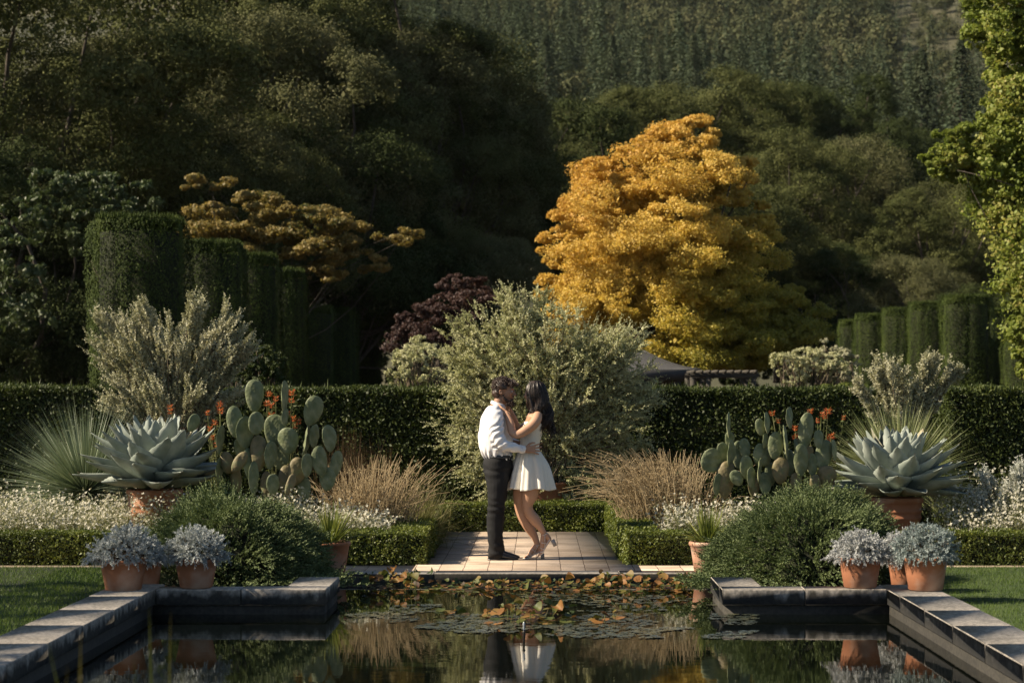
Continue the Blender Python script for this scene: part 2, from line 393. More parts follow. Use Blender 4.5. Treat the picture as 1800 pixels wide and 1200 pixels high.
# lawns
m_lawn=surf_mat('lawn_turf',(0.02,0.035,0.008),(0.045,0.07,0.015),scale=5,bump=0.6,rough=0.95)
m_grass=leaf_mat('lawn_blade',[(0.045,0.085,0.012),(0.085,0.14,0.02),(0.14,0.18,0.04)],trans=0.35,nscale=1.4)
for (xa,xb) in ((-9.0,PL-KW-0.002),(PR+KW+0.002,9.0)):
    mb=MB(); box(mb,xa,xb,-3,18.19,-0.3,0.035)
    tag(mb.build('lawn', m_lawn), 'mown lawn beside the stone pool kerb', kind='structure')
    mb=MB(); n=70000
    lo,hi=(xa,xb) if xa<0 else (xa,xb)
    if xa<0: x=xb-np.abs(RNG.uniform(0,2.6,n))
    else: x=xa+RNG.uniform(0,3.0,n)
    y=RNG.uniform(10.3,18.2,n)
    P=np.stack([x,y,np.full(n,0.03)],1); D=unit(np.stack([RNG.normal(0,0.45,n),RNG.normal(0,0.45,n),np.ones(n)],1))
    blades(mb,P,D,RNG.uniform(0.025,0.055,n),0.006,0.1,seg=1)
    tag(mb.build('lawn_grass', m_grass), 'short sunlit lawn grass at the '+('left' if xa<0 else 'right')+' of the pool','grass',kind='stuff')
# ================================================================= trees
m_bark = surf_mat('bark_dark',(0.05,0.04,0.03),(0.12,0.10,0.08),scale=4,bump=0.7,rough=0.95,stretch=(3,3,0.6),bdist=0.05)
m_barkpale = surf_mat('bark_pale',(0.14,0.12,0.095),(0.28,0.25,0.21),scale=3,bump=0.5,rough=0.95,bdist=0.05)
m_oakA = leaf_mat('oak_leaf', [(0.036,0.046,0.013),(0.064,0.074,0.023),(0.098,0.106,0.038),(0.125,0.13,0.05)], trans=0.08, nscale=0.35, spec=0.08, rough=0.8)
m_oakB = leaf_mat('evergreen_leaf', [(0.022,0.033,0.011),(0.040,0.053,0.017),(0.066,0.080,0.028)], trans=0.06, nscale=0.4, spec=0.08, rough=0.8)
m_oakC = leaf_mat('olive_leaf', [(0.060,0.067,0.026),(0.105,0.108,0.046),(0.16,0.155,0.078)], trans=0.08, nscale=0.5, spec=0.08, rough=0.8)

def crown(mb, limbs, rng, center, rad, n_cl, n_sub, n_leaf, leaf, cl_r=(0.19,0.36), flat=0.65, base=None, inner=0.12, low=-0.75, up=0.15, spread=0.32, limbk=28, limbr=1.0, aspect=0.5, zsc=1.0, uneven=0.0, tuft=(0.20,0.40)):
    """three-level crown: clumps on an ellipsoid, tufts on each clump, leaves on each tuft"""
    center=np.asarray(center,float); rad=np.asarray(rad,float)
    d=rand_dir(n_cl*3,rng); d=d[d[:,2]>low][:n_cl]
    n_cl=len(d)
    rr=np.where(rng.uniform(size=n_cl)<inner, rng.uniform(0.25,0.6,n_cl), rng.uniform(0.62,0.92,n_cl))
    if uneven: rr*= 1+uneven*snoise(d*1.0,3.0,int(rng.integers(1e6)),2)
    C=center+d*rr[:,None]*rad
    R0=rad.mean()*rng.uniform(*cl_r,n_cl)
    # tufts
    sd=rand_dir(n_cl*n_sub,rng)
    sd=unit(sd+np.repeat(d,n_sub,0)*0.7+np.array([0,0,0.25]))
    S=np.repeat(C,n_sub,0)+sd*(np.repeat(R0,n_sub)*rng.uniform(0.7,1.0,n_cl*n_sub))[:,None]*np.array([1,1,flat])
    sr=np.repeat(R0,n_sub)*rng.uniform(*tuft,n_cl*n_sub)
    ld=rand_dir(n_cl*n_sub*n_leaf,rng)
    ld=unit(ld+np.repeat(sd,n_leaf,0)*0.55)
    P=np.repeat(S,n_leaf,0)+ld*(np.repeat(sr,n_leaf)*rng.uniform(0.3,1.15,len(ld)))[:,None]*np.array([1,1,flat+0.1])
    leaves(mb,P,ld,leaf,rng,aspect=aspect,up=up,spread=spread)
    if n_leaf>100:   # coarse inner leaves added to block light inside each clump
        k=120; di=rand_dir(n_cl*k,rng); Pi=np.repeat(C,k,0)+di*(np.repeat(R0,k)*rng.uniform(0.1,0.66,n_cl*k))[:,None]*np.array([1,1,flat]); leaves(mb,Pi,di,leaf*2.4,rng,aspect=0.6,spread=0.5)
    if limbs is not None:
        base=np.asarray(base,float)
        for k in range(0,n_cl,max(1,n_cl//limbk)):
            t=rng.uniform(0.25,1.0); a=base+np.array([0,0,1.0])*(center[2]-base[2])*rng.uniform(-0.1,0.5)
            L0=np.linalg.norm(C[k]-a)
            tube(limbs,curve_pts(a,C[k],rng.normal(size=3)*L0*0.08+np.array([0,0,-0.04*L0]),6),np.linspace(0.022,0.006,6)*L0*0.7*limbr,5,cap=False)
    return C

def leafy_tree(name,label,cat,loc,h,rad,cz,seed,mat,bark=m_bark,n_cl=70,n_sub=9,n_leaf=55,leaf=0.2,group=None,trunk_r=0.35,extra=(),flat=0.65,**kw):
    rng=np.random.default_rng(seed)
    root=thing(name,label,cat,loc,group=group)
    cb=MB(); lb=MB()
    fork=np.array([0,0,cz*0.45])
    tube(lb,[(0,0,-0.3),(0.05,0,0.25*fork[2]),(rng.normal(0,.15),rng.normal(0,.1),0.6*fork[2]),fork,(rng.normal(0,.3),0,cz)],[trunk_r*1.35,trunk_r,trunk_r*0.85,trunk_r*0.75,trunk_r*0.3],9)
    crown(cb,lb,rng,(0,0,cz),rad,n_cl,n_sub,n_leaf,leaf,base=fork,flat=flat,**kw)
    for (c,r,n) in extra: crown(cb,lb,rng,c,r,n,n_sub,n_leaf,leaf,base=fork,flat=flat,**kw)
    lb.build('trunk',bark,root,smooth=True); cb.build('crown',mat,root)
    return root

# four kinds of evergreen, then copies of them through the wood behind the garden
def at_tree(px,py_top,D,h):  # ground height so that the top of an h-high tree sits at py_top
    return XD(px,D), D, ZD(py_top,D)-h
OG='evergreen trees of the wood behind the garden'
kinds=[]
kinds.append(leafy_tree('oak_tree','x','tree',(0,0,0),17,(6.5,6.0,6.0),10.5,11,m_oakA,n_cl=38,n_sub=32,n_leaf=165,leaf=0.105,group=OG,cl_r=(0.24,0.44),uneven=0.35))
kinds.append(leafy_tree('oak_tree','x','tree',(0,0,0),17,(6.0,5.5,7.0),10,12,m_oakC,n_cl=38,n_sub=32,n_leaf=165,leaf=0.105,group=OG,cl_r=(0.24,0.42),uneven=0.2,flat=0.8))
kinds.append(leafy_tree('evergreen_tree','x','tree',(0,0,0),17,(5.5,5.5,7.0),10,13,m_oakB,n_cl=36,n_sub=32,n_leaf=165,leaf=0.105,group=OG,cl_r=(0.24,0.42),uneven=0.25,flat=0.75))
kinds.append(leafy_tree('oak_tree','x','tree',(0,0,0),17,(7.5,6.5,5.0),11,14,m_oakA,n_cl=40,n_sub=32,n_leaf=160,leaf=0.105,group=OG,cl_r=(0.24,0.42),uneven=0.2))
used=[False]*4
TOPS=[16.9,17.6,17.6,16.5]; HW=[6.7,6.2,5.8,7.8]
# px of the centre, py of the top, distance, scale, kind, turn, squash z, label
wood=[
 (60,-120,62,1.05,0,0.3,'broad evergreen oak filling the top left corner of the picture'),
 (215,10,66,0.85,1,1.2,'sunlit olive green oak above the tallest clipped column'),
 (-60,180,58,0.75,2,2.0,'dark evergreen at the left edge beside the leafy vine'),
 (330,-150,82,1.1,3,0.8,'tall oak rising out of the top of the picture left of centre'),
 (480,-30,74,0.95,1,2.6,'pale olive oak left of the wood\'s middle with sunlit top'),
 (400,170,68,0.62,0,4.0,'lower oak directly above the orange tinted maple'),
 (640,-110,84,1.05,0,5.2,'high oak at the top of the wood between the pale ones'),
 (600,150,72,0.8,2,0.5,'dark shaded evergreen left of the yellow tree and behind the maple'),
 (745,15,84,0.9,1,3.7,'oak with pale bare limbs near the notch where the hillside shows'),
 (800,200,86,0.78,3,1.7,'dark oak above the purple leaved tree'),
 (905,110,95,0.92,2,2.9,'dark evergreen touching the left side of the golden crown from behind'),
 (1010,160,104,0.85,0,3.9,'round topped oak just behind the top left of the golden tree'),
 (1160,140,112,0.85,3,0.2,'wide oak on the ridge line straight above the golden tree'),
 (1290,120,118,0.85,0,2.2,'oak on the ridge line right of the golden tree\'s top'),
 (1430,95,122,0.80,2,4.4,'tallest dark evergreen of the ridge line at the right'),
 (1370,250,100,0.72,3,5.5,'sunlit oak right beside the golden crown'),
 (1490,215,104,0.80,1,1.0,'olive oak with pale forked limbs right of the golden tree'),
 (1560,180,116,0.75,2,3.3,'dark evergreen closing the ridge line at the right'),
 (1640,320,96,0.65,0,0.9,'oak half hidden behind the maple branch at the right'),
 (1740,300,104,0.75,3,2.4,'oak behind the bright green maple at the right edge'),
 (1450,400,90,0.48,2,1.4,'low shaded evergreen above the right clipped columns'),
 (1590,430,88,0.45,1,5.0,'low olive tree standing behind the right clipped columns'),
 (120,300,60,0.62,2,5.9,'dark low evergreen behind the tallest clipped column'),
 (450,330,72,0.50,3,3.0,'dark understorey oak behind the stepped clipped columns'),
 (720,380,74,0.45,0,1.9,'low shaded oak left of the purple leaved tree'),
 (860,390,76,0.45,1,4.8,'low dark tree between the purple tree and the golden crown'),
 (1190,265,88,0.75,0,0.6,'oak added almost unseen behind the golden tree to shade low trees'),  # added for its shadow on the low trees to the right
 (1310,330,93,0.6,3,4.1,'dark oak added just right of the golden crown to shade low trees'),  # second oak added to keep the low trees in shade
 (1750,470,80,0.42,2,0.1,'low dark evergreen behind the largest clipped column at the right'),
]
for (px,py,D,s,k,rz,lab) in wood:
    o = kinds[k] if not used[k] else copy_tree(kinds[k]); used[k]=True
    x,y,z=at_tree(px,py,D,TOPS[k]*s)
    o.location=(x,y,z); o.rotation_euler=(0,0,rz); o.scale=(s,s,s); o['label']=lab

# dark wood filling behind so that no bare ground shows between trunks
mb=MB(); rng=np.random.default_rng(5)
for i in range(46):
    x=-46+i*2.6+rng.normal(0,1); D=128+rng.uniform(-6,10)
    crown(mb,None,rng,(x,D,rng.uniform(3,7.5)),(4,3.5,rng.uniform(4,7)),16,6,34,0.42,low=-1)
tag(mb.build('far_wood',m_oakB),'dark undergrowth closing the wood behind the nearer trees','wood',kind='stuff')

# ---- golden tree
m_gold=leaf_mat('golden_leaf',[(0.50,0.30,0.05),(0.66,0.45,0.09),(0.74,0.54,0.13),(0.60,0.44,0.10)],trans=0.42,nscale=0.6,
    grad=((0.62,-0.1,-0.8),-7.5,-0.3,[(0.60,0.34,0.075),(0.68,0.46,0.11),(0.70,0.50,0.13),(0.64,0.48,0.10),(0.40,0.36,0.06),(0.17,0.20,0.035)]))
rng=np.random.default_rng(31); GD=52
root=thing('golden_tree','large tree in golden yellow autumn leaf behind the silvery shrub','tree',(XD(1165,GD),GD,0))
cb=MB(); lb=MB(); s_=GD/F
def gp(px,py,dy=0): return np.array([(px-1165)*s_,dy,ZD(py,GD)])
tube(lb,[(0,0,-0.3),(0,0,1.2),(0.1,0,3.2),(0.2,0,6),(0.3,0,8)],[0.24,0.2,0.15,0.09,0.04],8)
for (px,py,dy,rx,ry,rz,n) in [(1215,330,0,2.1,2.2,2.6,34),(1150,370,-1,3.0,2.5,2.7,44),(1075,430,0,1.9,2.3,3.0,36),(1240,430,-1,2.1,2.5,2.9,36),(1030,520,0,1.2,2,1.9,20),
        (1130,520,-1.5,3.2,2.6,2.4,46),(1280,540,-1,2.4,2.4,2.3,34),(1345,570,0,1.9,2,1.6,22),(1200,610,-1,3.3,2.5,1.3,30),(1060,590,-0.5,2.4,2.2,1.5,24),(1195,265,0,1.3,1.2,1.3,30),(1195,238,0,.55,.6,.6,16),(1110,290,0,1.1,1.2,1.1,12),(1065,320,0,0.7,0.9,0.9,8),(1300,620,0,1.8,2,0.9,12),(1345,600,0.5,1.0,1.4,1.0,12),(1000,590,0,1.4,1.5,1.2,16),(1090,350,-.4,1.3,1,1.5,18),(1150,450,-1.2,2.2,1.4,2.2,24),(1260,600,-1.2,2.2,1.4,1.0,20),(1390,540,.4,1.0,1.2,1.2,12),(1000,430,0,.9,1,1.2,14),(990,500,0,.8,1,1.3,14),(1290,330,0.6,1.0,1,1.6,14),(1310,430,0.6,1.1,1,1.6,14)]:
    crown(cb,lb,rng,gp(px,py,dy*.79),(rx*.79,ry*.79,rz*.79),n,12,110,0.062,tuft=(0.28,0.6),cl_r=(0.17,0.36),limbk=3,limbr=0.7,flat=0.5,base=(0,0,2.0),inner=0.3,low=-0.8,up=0.1,spread=0.8,uneven=0.25,aspect=0.6)
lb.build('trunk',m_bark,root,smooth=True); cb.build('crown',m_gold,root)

# ---- bright maple at the right edge (near)
m_maple=leaf_mat('maple_leaf',[(0.11,0.15,0.025),(0.18,0.23,0.04),(0.27,0.31,0.07),(0.38,0.34,0.10)],trans=0.45,nscale=0.8)
rng=np.random.default_rng(41); MD=40
root=thing('maple_tree','bright green maple with yellowing leaves at the right edge of the picture','tree',(XD(1900,MD),MD,0))
cb=MB(); lb=MB(); s_=MD/F
def mp_(px,py,dy=0): return np.array([(px-1900)*s_,dy,ZD(py,MD)])
tube(lb,[(0,0,-0.3),(0,0,2),(0.1,0,5),(0.1,0,9),(0.1,0,12)],[0.24,0.2,0.16,0.1,0.05],8)
for (px,py,dy,rx,ry,rz,n) in [(1790,10,0,0.95,1,0.8,30),(1830,110,0.3,1.0,1,0.8,20),(1725,250,0,0.85,0.8,0.33,20),(1650,275,0,0.42,0.4,0.22,9),(1760,300,0,0.9,0.9,0.5,26),(1760,385,0,0.4,0.6,0.3,11),(1825,420,0,0.6,0.8,0.8,20),
        (1830,560,0,0.65,0.8,0.6,22),(1850,640,0,0.5,0.8,0.6,14),(1870,300,0,1.5,1.2,4.4,80),(1800,330,0.2,.9,.8,1.2,30),(1810,200,0.2,.8,.8,1.0,26),(1825,480,-.2,0.5,0.8,0.7,16),(1765,60,0,0.7,.8,0.5,18),(1775,180,0,0.6,.8,0.6,18),(1690,290,0,0.6,0.5,0.3,14),(1670,235,0,.35,.4,.15,7),(1790,520,0,.38,.5,.45,12),(1800,350,0,.6,.8,.5,18),(1770,440,0,.22,.4,.2,7),(1825,640,0,.4,.6,.5,12)]:
    crown(cb,lb,rng,mp_(px,py,dy),(rx,ry,rz),int(n*1.7),7,38,0.078,limbk=3,limbr=0.4,tuft=(0.3,0.6),cl_r=(0.2,0.38),flat=0.7,base=(0,0,3.0+rng.uniform(0,5)),inner=0.2,low=-0.9,up=-0.3,spread=0.6,aspect=0.8)
lb.build('trunk',m_bark,root,smooth=True); cb.build('crown',m_maple,root)

# ---- orange tinted layered maple on the left
m_om=leaf_mat('orange_maple_leaf',[(0.07,0.09,0.025),(0.20,0.16,0.045),(0.31,0.22,0.065),(0.13,0.135,0.035)],trans=0.35,nscale=0.7)
rng=np.random.default_rng(51); OD=54
root=thing('japanese_maple','layered maple with orange and olive leaves behind the stepped columns','tree',(XD(470,OD),OD,0))
cb=MB(); lb=MB(); s_=OD/F
def op_(px,py,dy=0): return np.array([(px-470)*s_,dy,ZD(py,OD)])
tube(lb,[(0,0,-0.3),(0,0,1.5),(0.1,0,3),(-.1,0,4.5)],[0.2,0.17,0.14,0.06],8)
for (px,py,rx,n) in [(360,325,0.62,9),(365,370,0.85,12),(455,345,0.9,12),(530,375,1.0,14),(420,405,1.3,18),(505,415,1.1,16),(595,395,0.8,10),(340,440,0.8,10),(440,450,0.9,12),(560,440,1.1,12),(640,430,0.9,9),(690,410,0.6,6),(600,455,.8,8),(380,400,.8,12),(470,380,.7,9),(650,460,.6,6),(560,480,.8,8)]:
    crown(cb,lb,rng,op_(px,py,rng.normal(0,0.6)),(rx*0.95,rx*0.95,0.24),n,10,60,0.075,tuft=(0.4,0.85),uneven=0.4,cl_r=(0.22,0.5),flat=0.42,base=(0,0,2.8),limbk=2,limbr=0.3,inner=0.3,low=-0.9,up=0,spread=0.4,aspect=0.7)
lb.build('trunk',m_bark,root,smooth=True); cb.build('crown',m_om,root)

# ---- leafy vine/wisteria left
m_vine=leaf_mat('vine_leaf',[(0.03,0.05,0.015),(0.07,0.10,0.03),(0.13,0.16,0.06)],trans=0.25,nscale=0.6,spec=0.5)
rng=np.random.default_rng(61); VD=50
root=thing('leafy_vine','drooping pale green leafy vine on a tree left of the tallest column','climbing plant',(XD(150,VD),VD,0))
cb=MB(); lb=MB(); s_=VD/F
for (px,py,rx,rz,n) in [(110,330,0.8,0.35,14),(180,335,0.9,0.4,16),(235,350,0.6,0.5,10),(90,370,0.6,0.5,10),(150,395,0.5,0.5,8),(130,420,0.3,0.5,5),(220,380,0.4,0.4,6),(30,420,0.9,1.2,14),(20,540,0.9,1.6,16)]:
    crown(cb,None,rng,((px-150)*s_,rng.normal(0,.4),ZD(py,VD)),(rx,rx,rz),n,7,28,0.13,cl_r=(0.3,0.5),flat=0.6,base=(0,0,2.0),up=-0.8,spread=0.5,aspect=0.5)
tube(lb,[(0.75,0.5,-0.3),(0.7,0.4,3),(0.2,0,5)],[0.16,0.12,0.07],7)
lb.build('trunk',m_bark,root,smooth=True); cb.build('leaves',m_vine,root)

# ---- purple tree
m_pur=leaf_mat('purple_leaf',[(0.035,0.020,0.019),(0.07,0.038,0.033),(0.12,0.07,0.056)],trans=0.3,nscale=0.8)
rng=np.random.default_rng(71); PD=52
root=thing('purple_maple','dark purple leaved small tree left of the silvery shrub','tree',(XD(770,PD),PD,0))
cb=MB(); lb=MB(); s_=PD/F
for (px,py,rx,rz,n) in [(800,500,0.45,0.25,10),(785,540,0.7,0.35,12),(735,560,0.5,0.25,9),(840,545,0.7,0.4,12),(700,585,0.4,0.25,8),(830,505,0.5,0.3,8),(780,590,0.8,0.5,10),(740,610,.9,.5,10)]:
    crown(cb,lb,rng,((px-770)*s_,rng.normal(0,.3),ZD(py,PD)),(rx,rx*.8,rz),n,8,50,0.06,tuft=(0.35,0.7),cl_r=(0.3,0.5),flat=0.5,base=(0,0,1.2),limbk=2,limbr=0.5,spread=0.5,aspect=0.6)
tube(lb,[(0,0,-0.3),(0,0,1.5),(0,0,3)],[0.1,0.08,0.05],7)
lb.build('trunk',m_bark,root,smooth=True); cb.build('crown',m_pur,root)

# ---- two trees outside the frame at the left: their shade dapples lawn and kerb
m_side=leaf_mat('side_tree_leaf',[(0.04,0.06,0.015),(0.08,0.11,0.025)],trans=0.3,nscale=0.6)
for (x,y,cz,rx,rz,sd,lab) in [(-9.5,9.6,4.4,1.5,1.5,81,'leafy garden tree left of the pool whose shade falls over the lawn'),(-12.5,14.2,6.6,1.6,1.5,82,'second leafy garden tree beyond the lawn, left of the pool')]:
    leafy_tree('garden_tree',lab,'tree',(x,y,0),6,(rx,rx*0.9,rz),cz,sd,m_side,n_cl=26,n_sub=6,n_leaf=26,leaf=0.12,trunk_r=0.12,inner=0.2)

# ================================================================= forest on the hillside
m_con=leaf_mat('conifer_needles',[(0.040,0.060,0.036),(0.068,0.088,0.052),(0.10,0.118,0.068)],trans=0.12,nscale=0.25,spec=0.05,rough=0.9)
m_hb=leaf_mat('hill_broadleaf',[(0.055,0.068,0.034),(0.085,0.094,0.046),(0.125,0.12,0.062)],trans=0.12,nscale=0.15,spec=0.05,rough=0.9)
def conifer_arr(rng,h,r,n,leaf,m=0,mb=None):
    mb=mb or MB()
    t=rng.uniform(0.08,1,n)**0.85; z=h*t; rad=r*(1-t)**0.8+0.15
    lay=np.sin(t*h*2.2+rng.uniform(0,6))*0.12+1
    a=rng.uniform(0,2*np.pi,n); q=rng.uniform(0.35,1.08,n)*lay*(1+0.25*np.sin(a*3+t*9))
    P=np.stack([np.cos(a)*rad*q,np.sin(a)*rad*q,z-0.18*rad*q],1)
    N=unit(np.stack([np.cos(a),np.sin(a),np.full(n,0.8)],1))
    out_=unit(np.stack([np.cos(a),np.sin(a),np.full(n,-0.35)],1)+rng.normal(size=(n,3))*0.35)
    w=unit(np.cross(out_,N)); s=(leaf*rng.uniform(0.6,1.3,n)*(0.5+0.6*(1-t)))[:,None]
    cards(mb,P-out_*s*0.4,out_*s,w*s*0.32,m)
    return mb
def round_arr(rng,h,r,n,leaf,m=0,mb=None):
    mb=mb or MB(); k=12
    C=rand_dir(k,rng)*np.array([r,r,h*0.3])*0.65+np.array([0,0,h*0.62])
    i=rng.integers(0,k,n); d=rand_dir(n,rng); d=unit(d+np.array([0,0,0.3]))
    P=C[i]+d*r*0.42*rng.uniform(0.7,1.1,n)[:,None]
    leaves(mb,P,d,leaf,rng,aspect=0.7,m=m,spread=0.25); return mb
rng=np.random.default_rng(91)
vc=[conifer_arr(rng,1.0*14,rng.uniform(2.4,3.6),820,0.62) for _ in range(4)]; vr=[round_arr(rng,8,3.8,620,0.55,m=1) for _ in range(4)]
mb=MB(); cnt=0; far=[]
for _i in range(5200):
    if True:
        yy=math.sqrt(rng.uniform(236**2,650**2)); xx=rng.uniform(-0.30,0.27)*yy
        z=float(hill_z(np.array(xx),np.array(yy)))
        py=695-(z+10-CAMZ)/yy*F; px=945+xx/yy*F
        if py<-160 or py>330 or px>1860 or px<640+max(0,(100-py))*0: continue
        dry = (px>1560 and py<130) 
        if dry and rng.uniform()<0.25: continue
        if rng.uniform()<0.06: continue
        con = rng.uniform()<((0.45+0.4*math.sin(xx*0.03+yy*0.02)) if not dry else 0.15)
        s=rng.choice([0.45,0.6,0.8,1.0,1.25])*rng.uniform(0.85,1.15)*(0.6 if dry else 1)
        a=rng.uniform(0,6.28); ca,sa=math.cos(a)*s,math.sin(a)*s; sz=s*rng.uniform(0.85,1.2)
        def xf(V,ca=ca,sa=sa,sz=sz,xx=xx,yy=yy,z=z): return np.stack([V[:,0]*ca-V[:,1]*sa+xx, V[:,0]*sa+V[:,1]*ca+yy, V[:,2]*sz+z-0.3],1)
        mb.merge((vc if con else vr)[rng.integers(4)],xf); cnt+=1
tag(mb.build('hill_forest',[m_con,m_hb]),'hazy forest of conifers and broadleaf trees covering the hillside','forest',kind='stuff')
print('hill trees',cnt)
# individual conifers standing in front of the hillside
cons=[]
CG='conifers on the lower hillside'
for k in range(3):
    rg=np.random.default_rng(100+k); root=thing('conifer_tree','x','tree',group=CG)
    tb=MB(); tube(tb,[(0,0,-1),(0,0,6),(0,0,15)],[0.28,0.2,0.04],6); tb.build('trunk',m_bark,root)
    conifer_arr(rg,16,3.3+0.5*k,7000,0.42).build('crown',m_con,root); cons.append(root)
usedc=[False]*3
for (px,py,D,s,k,lab) in [(1075,62,215,1.0,0,'brownish conifer above the left shoulder of the golden tree'),(1160,90,225,0.8,1,'small conifer right of the brownish one above the golden tree'),
    (1300,70,230,0.9,2,'slim conifer on the slope behind the ridge oaks'),(1620,85,190,1.15,0,'tall conifer right of the ridge line evergreen'),(1690,70,185,1.25,1,'tallest pointed conifer near the maple at the right'),
    (1560,120,185,1.0,2,'conifer half hidden behind the last ridge line evergreen'),(960,60,235,0.9,1,'pale conifer on the slope left of the golden tree'),(1730,180,170,0.9,0,'lower conifer just left of the maple crown'),(1220,60,245,0.9,0,'grey green conifer high above the golden tree'),(880,70,240,0.85,2,'conifer by the notch in the left oaks')]:
    o=cons[k] if not usedc[k] else copy_tree(cons[k]); usedc[k]=True
    x=XD(px,D); o.location=(x,D,ZD(py,D)-16*s); o.scale=(s,s,s); o.rotation_euler=(0,0,px*0.7); o['label']=lab
# ================================================================= clipped hedges
m_core=surf_mat('hedge_core',(0.008,0.010,0.004),(0.02,0.025,0.008),scale=10,bump=0.5,rough=1.0)
m_yew=leaf_mat('yew_leaf',[(0.022,0.034,0.007),(0.045,0.064,0.013),(0.085,0.105,0.022)],trans=0.2,nscale=1.5)
m_box=leaf_mat('box_leaf',[(0.045,0.065,0.010),(0.10,0.13,0.018),(0.19,0.21,0.03)],trans=0.3,nscale=2.5,spec=0.5)
def box_surface(rng,x0,x1,y0,y1,z0,z1,dens,faces='LRFBT'):
    P=[];N=[]
    def f(n,g,nv):
        n=max(1,int(n)); u,v=rng.uniform(size=n),rng.uniform(size=n); P.append(g(u,v)); N.append(np.tile(nv,(n,1)))
    dx,dy,dz=x1-x0,y1-y0,z1-z0
    if 'F' in faces: f(dens*dx*dz,lambda u,v:np.stack([x0+u*dx,np.full_like(u,y0),z0+v*dz],1),(0,-1,0))
    if 'B' in faces: f(dens*dx*dz*0.3,lambda u,v:np.stack([x0+u*dx,np.full_like(u,y1),z0+v*dz],1),(0,1,0))
    if 'L' in faces: f(dens*dy*dz,lambda u,v:np.stack([np.full_like(u,x0),y0+u*dy,z0+v*dz],1),(-1,0,0))
    if 'R' in faces: f(dens*dy*dz,lambda u,v:np.stack([np.full_like(u,x1),y0+u*dy,z0+v*dz],1),(1,0,0))
    if 'T' in faces: f(dens*dx*dy,lambda u,v:np.stack([x0+u*dx,y0+v*dy,np.full_like(u,z1)],1),(0,0,1))
    return np.concatenate(P),np.concatenate(N)
def hedge(name,label,cat,x0,x1,y0,y1,z0,z1,mat,leaf,dens,seed,lump=0.03,group=None,up=0.3,faces='LRFBT',topfuzz=0.0,wave=3.0,rnd=0.0):
    rng=np.random.default_rng(seed)
    cx,cy=(x0+x1)/2,(y0+y1)/2
    root=thing(name,label,cat,(cx,cy,z0),group=group)
    P,N=box_surface(rng,x0-cx,x1-cx,y0-cy,y1-cy,0,z1-z0,dens,faces)
    off=snoise(P,wave,seed,3)*lump+rng.normal(0,leaf*0.45,len(P))-abs(rng.normal(0,leaf*0.5,len(P)))
    # round the long edges a little
    if rnd:
        hz=z1-z0
        e=np.clip((P[:,2]-(hz-rnd))/rnd,0,1); side=(N[:,2]<0.5)
        P=P-np.where(side,e**2*rnd*0.4,0)[:,None]*N
    P=P+N*off[:,None]
    mb=MB(); leaves(mb,P,N,leaf,rng,aspect=0.5,up=up,spread=0.75)
    if topfuzz:
        n=int(dens*(x1-x0)*(y1-y0)*0.5); Pt=np.stack([rng.uniform(x0-cx,x1-cx,n),rng.uniform(y0-cy,y1-cy,n),np.full(n,z1-z0)],1)
        D=unit(np.stack([rng.normal(0,.3,n),rng.normal(0,.3,n),np.ones(n)],1)); blades(mb,Pt-D*topfuzz*0.3,D,topfuzz*rng.uniform(0.3,1.3,n)*np.where(rng.uniform(size=n)<0.04,2.2,1)*(1+0.6*snoise(Pt,5,seed+1,2)),leaf*0.5,0.05,seg=2,rng=rng)
    mb.build('foliage',mat,root)
    cb=MB(); k=leaf*0.9+lump*0.6; box(cb,x0-cx+k,x1-cx-k,y0-cy+k,y1-cy-k,-0.02,z1-z0-k)
    cb.build('branch_core',m_core,root)
    return root
# tall yew hedge across the garden
hedge('yew_hedge','long dark clipped yew hedge running across behind the planting','hedge',-6.2,5.65,25.3,26.3,0,1.67,m_yew,0.045,4600,201,lump=0.03,topfuzz=0.05)
hedge('yew_hedge','nearer clipped yew hedge end standing at the left edge','hedge',-8.5,-5.3,24.3,25.25,0,1.69,m_yew,0.045,4200,202,lump=0.03,topfuzz=0.05)
hedge('yew_hedge','nearer clipped yew hedge end at the right edge behind the agave','hedge',5.02,8.5,24.3,25.25,0,1.67,m_yew,0.045,4200,203,lump=0.03,topfuzz=0.05)
# low box hedging round the terrace and beds
BG='low box hedges edging the beds'
hedge('box_hedge','low box hedge along the path left of the terrace, ending at the paving','hedge',-2.9,-1.06,18.86,19.22,0,0.30,m_box,0.026,9000,210,lump=0.022,group=BG,rnd=0.06,wave=9)
hedge('box_hedge','low box hedge at the left edge behind the lawn','hedge',-6.5,-2.92,18.86,19.22,0,0.30,m_box,0.026,9000,211,lump=0.022,group=BG,rnd=0.06,wave=9)
hedge('box_hedge','low box hedge running back along the left side of the brick terrace','hedge',-1.42,-1.06,19.24,23.38,0,0.31,m_box,0.026,8000,212,lump=0.022,group=BG,rnd=0.06,wave=9)
hedge('box_hedge','shaded low box hedge crossing behind the couple','hedge',-1.10,0.90,23.42,23.8,0,0.33,m_box,0.026,9000,213,lump=0.022,group=BG,rnd=0.06,wave=9)
hedge('box_hedge','low box hedge running back along the right side of the brick terrace','hedge',0.80,1.16,19.3,23.38,0,0.33,m_box,0.026,8000,214,lump=0.022,group=BG,rnd=0.06,wave=9)
hedge('box_hedge','low box hedge block at the right front corner of the terrace','hedge',0.84,2.9,18.86,19.26,0,0.30,m_box,0.026,9000,215,lump=0.022,group=BG,rnd=0.06,wave=9)
hedge('box_hedge','low box hedge at the right edge behind the lawn','hedge',2.92,6.5,18.86,19.22,0,0.30,m_box,0.026,9000,216,lump=0.022,group=BG,rnd=0.06,wave=9)

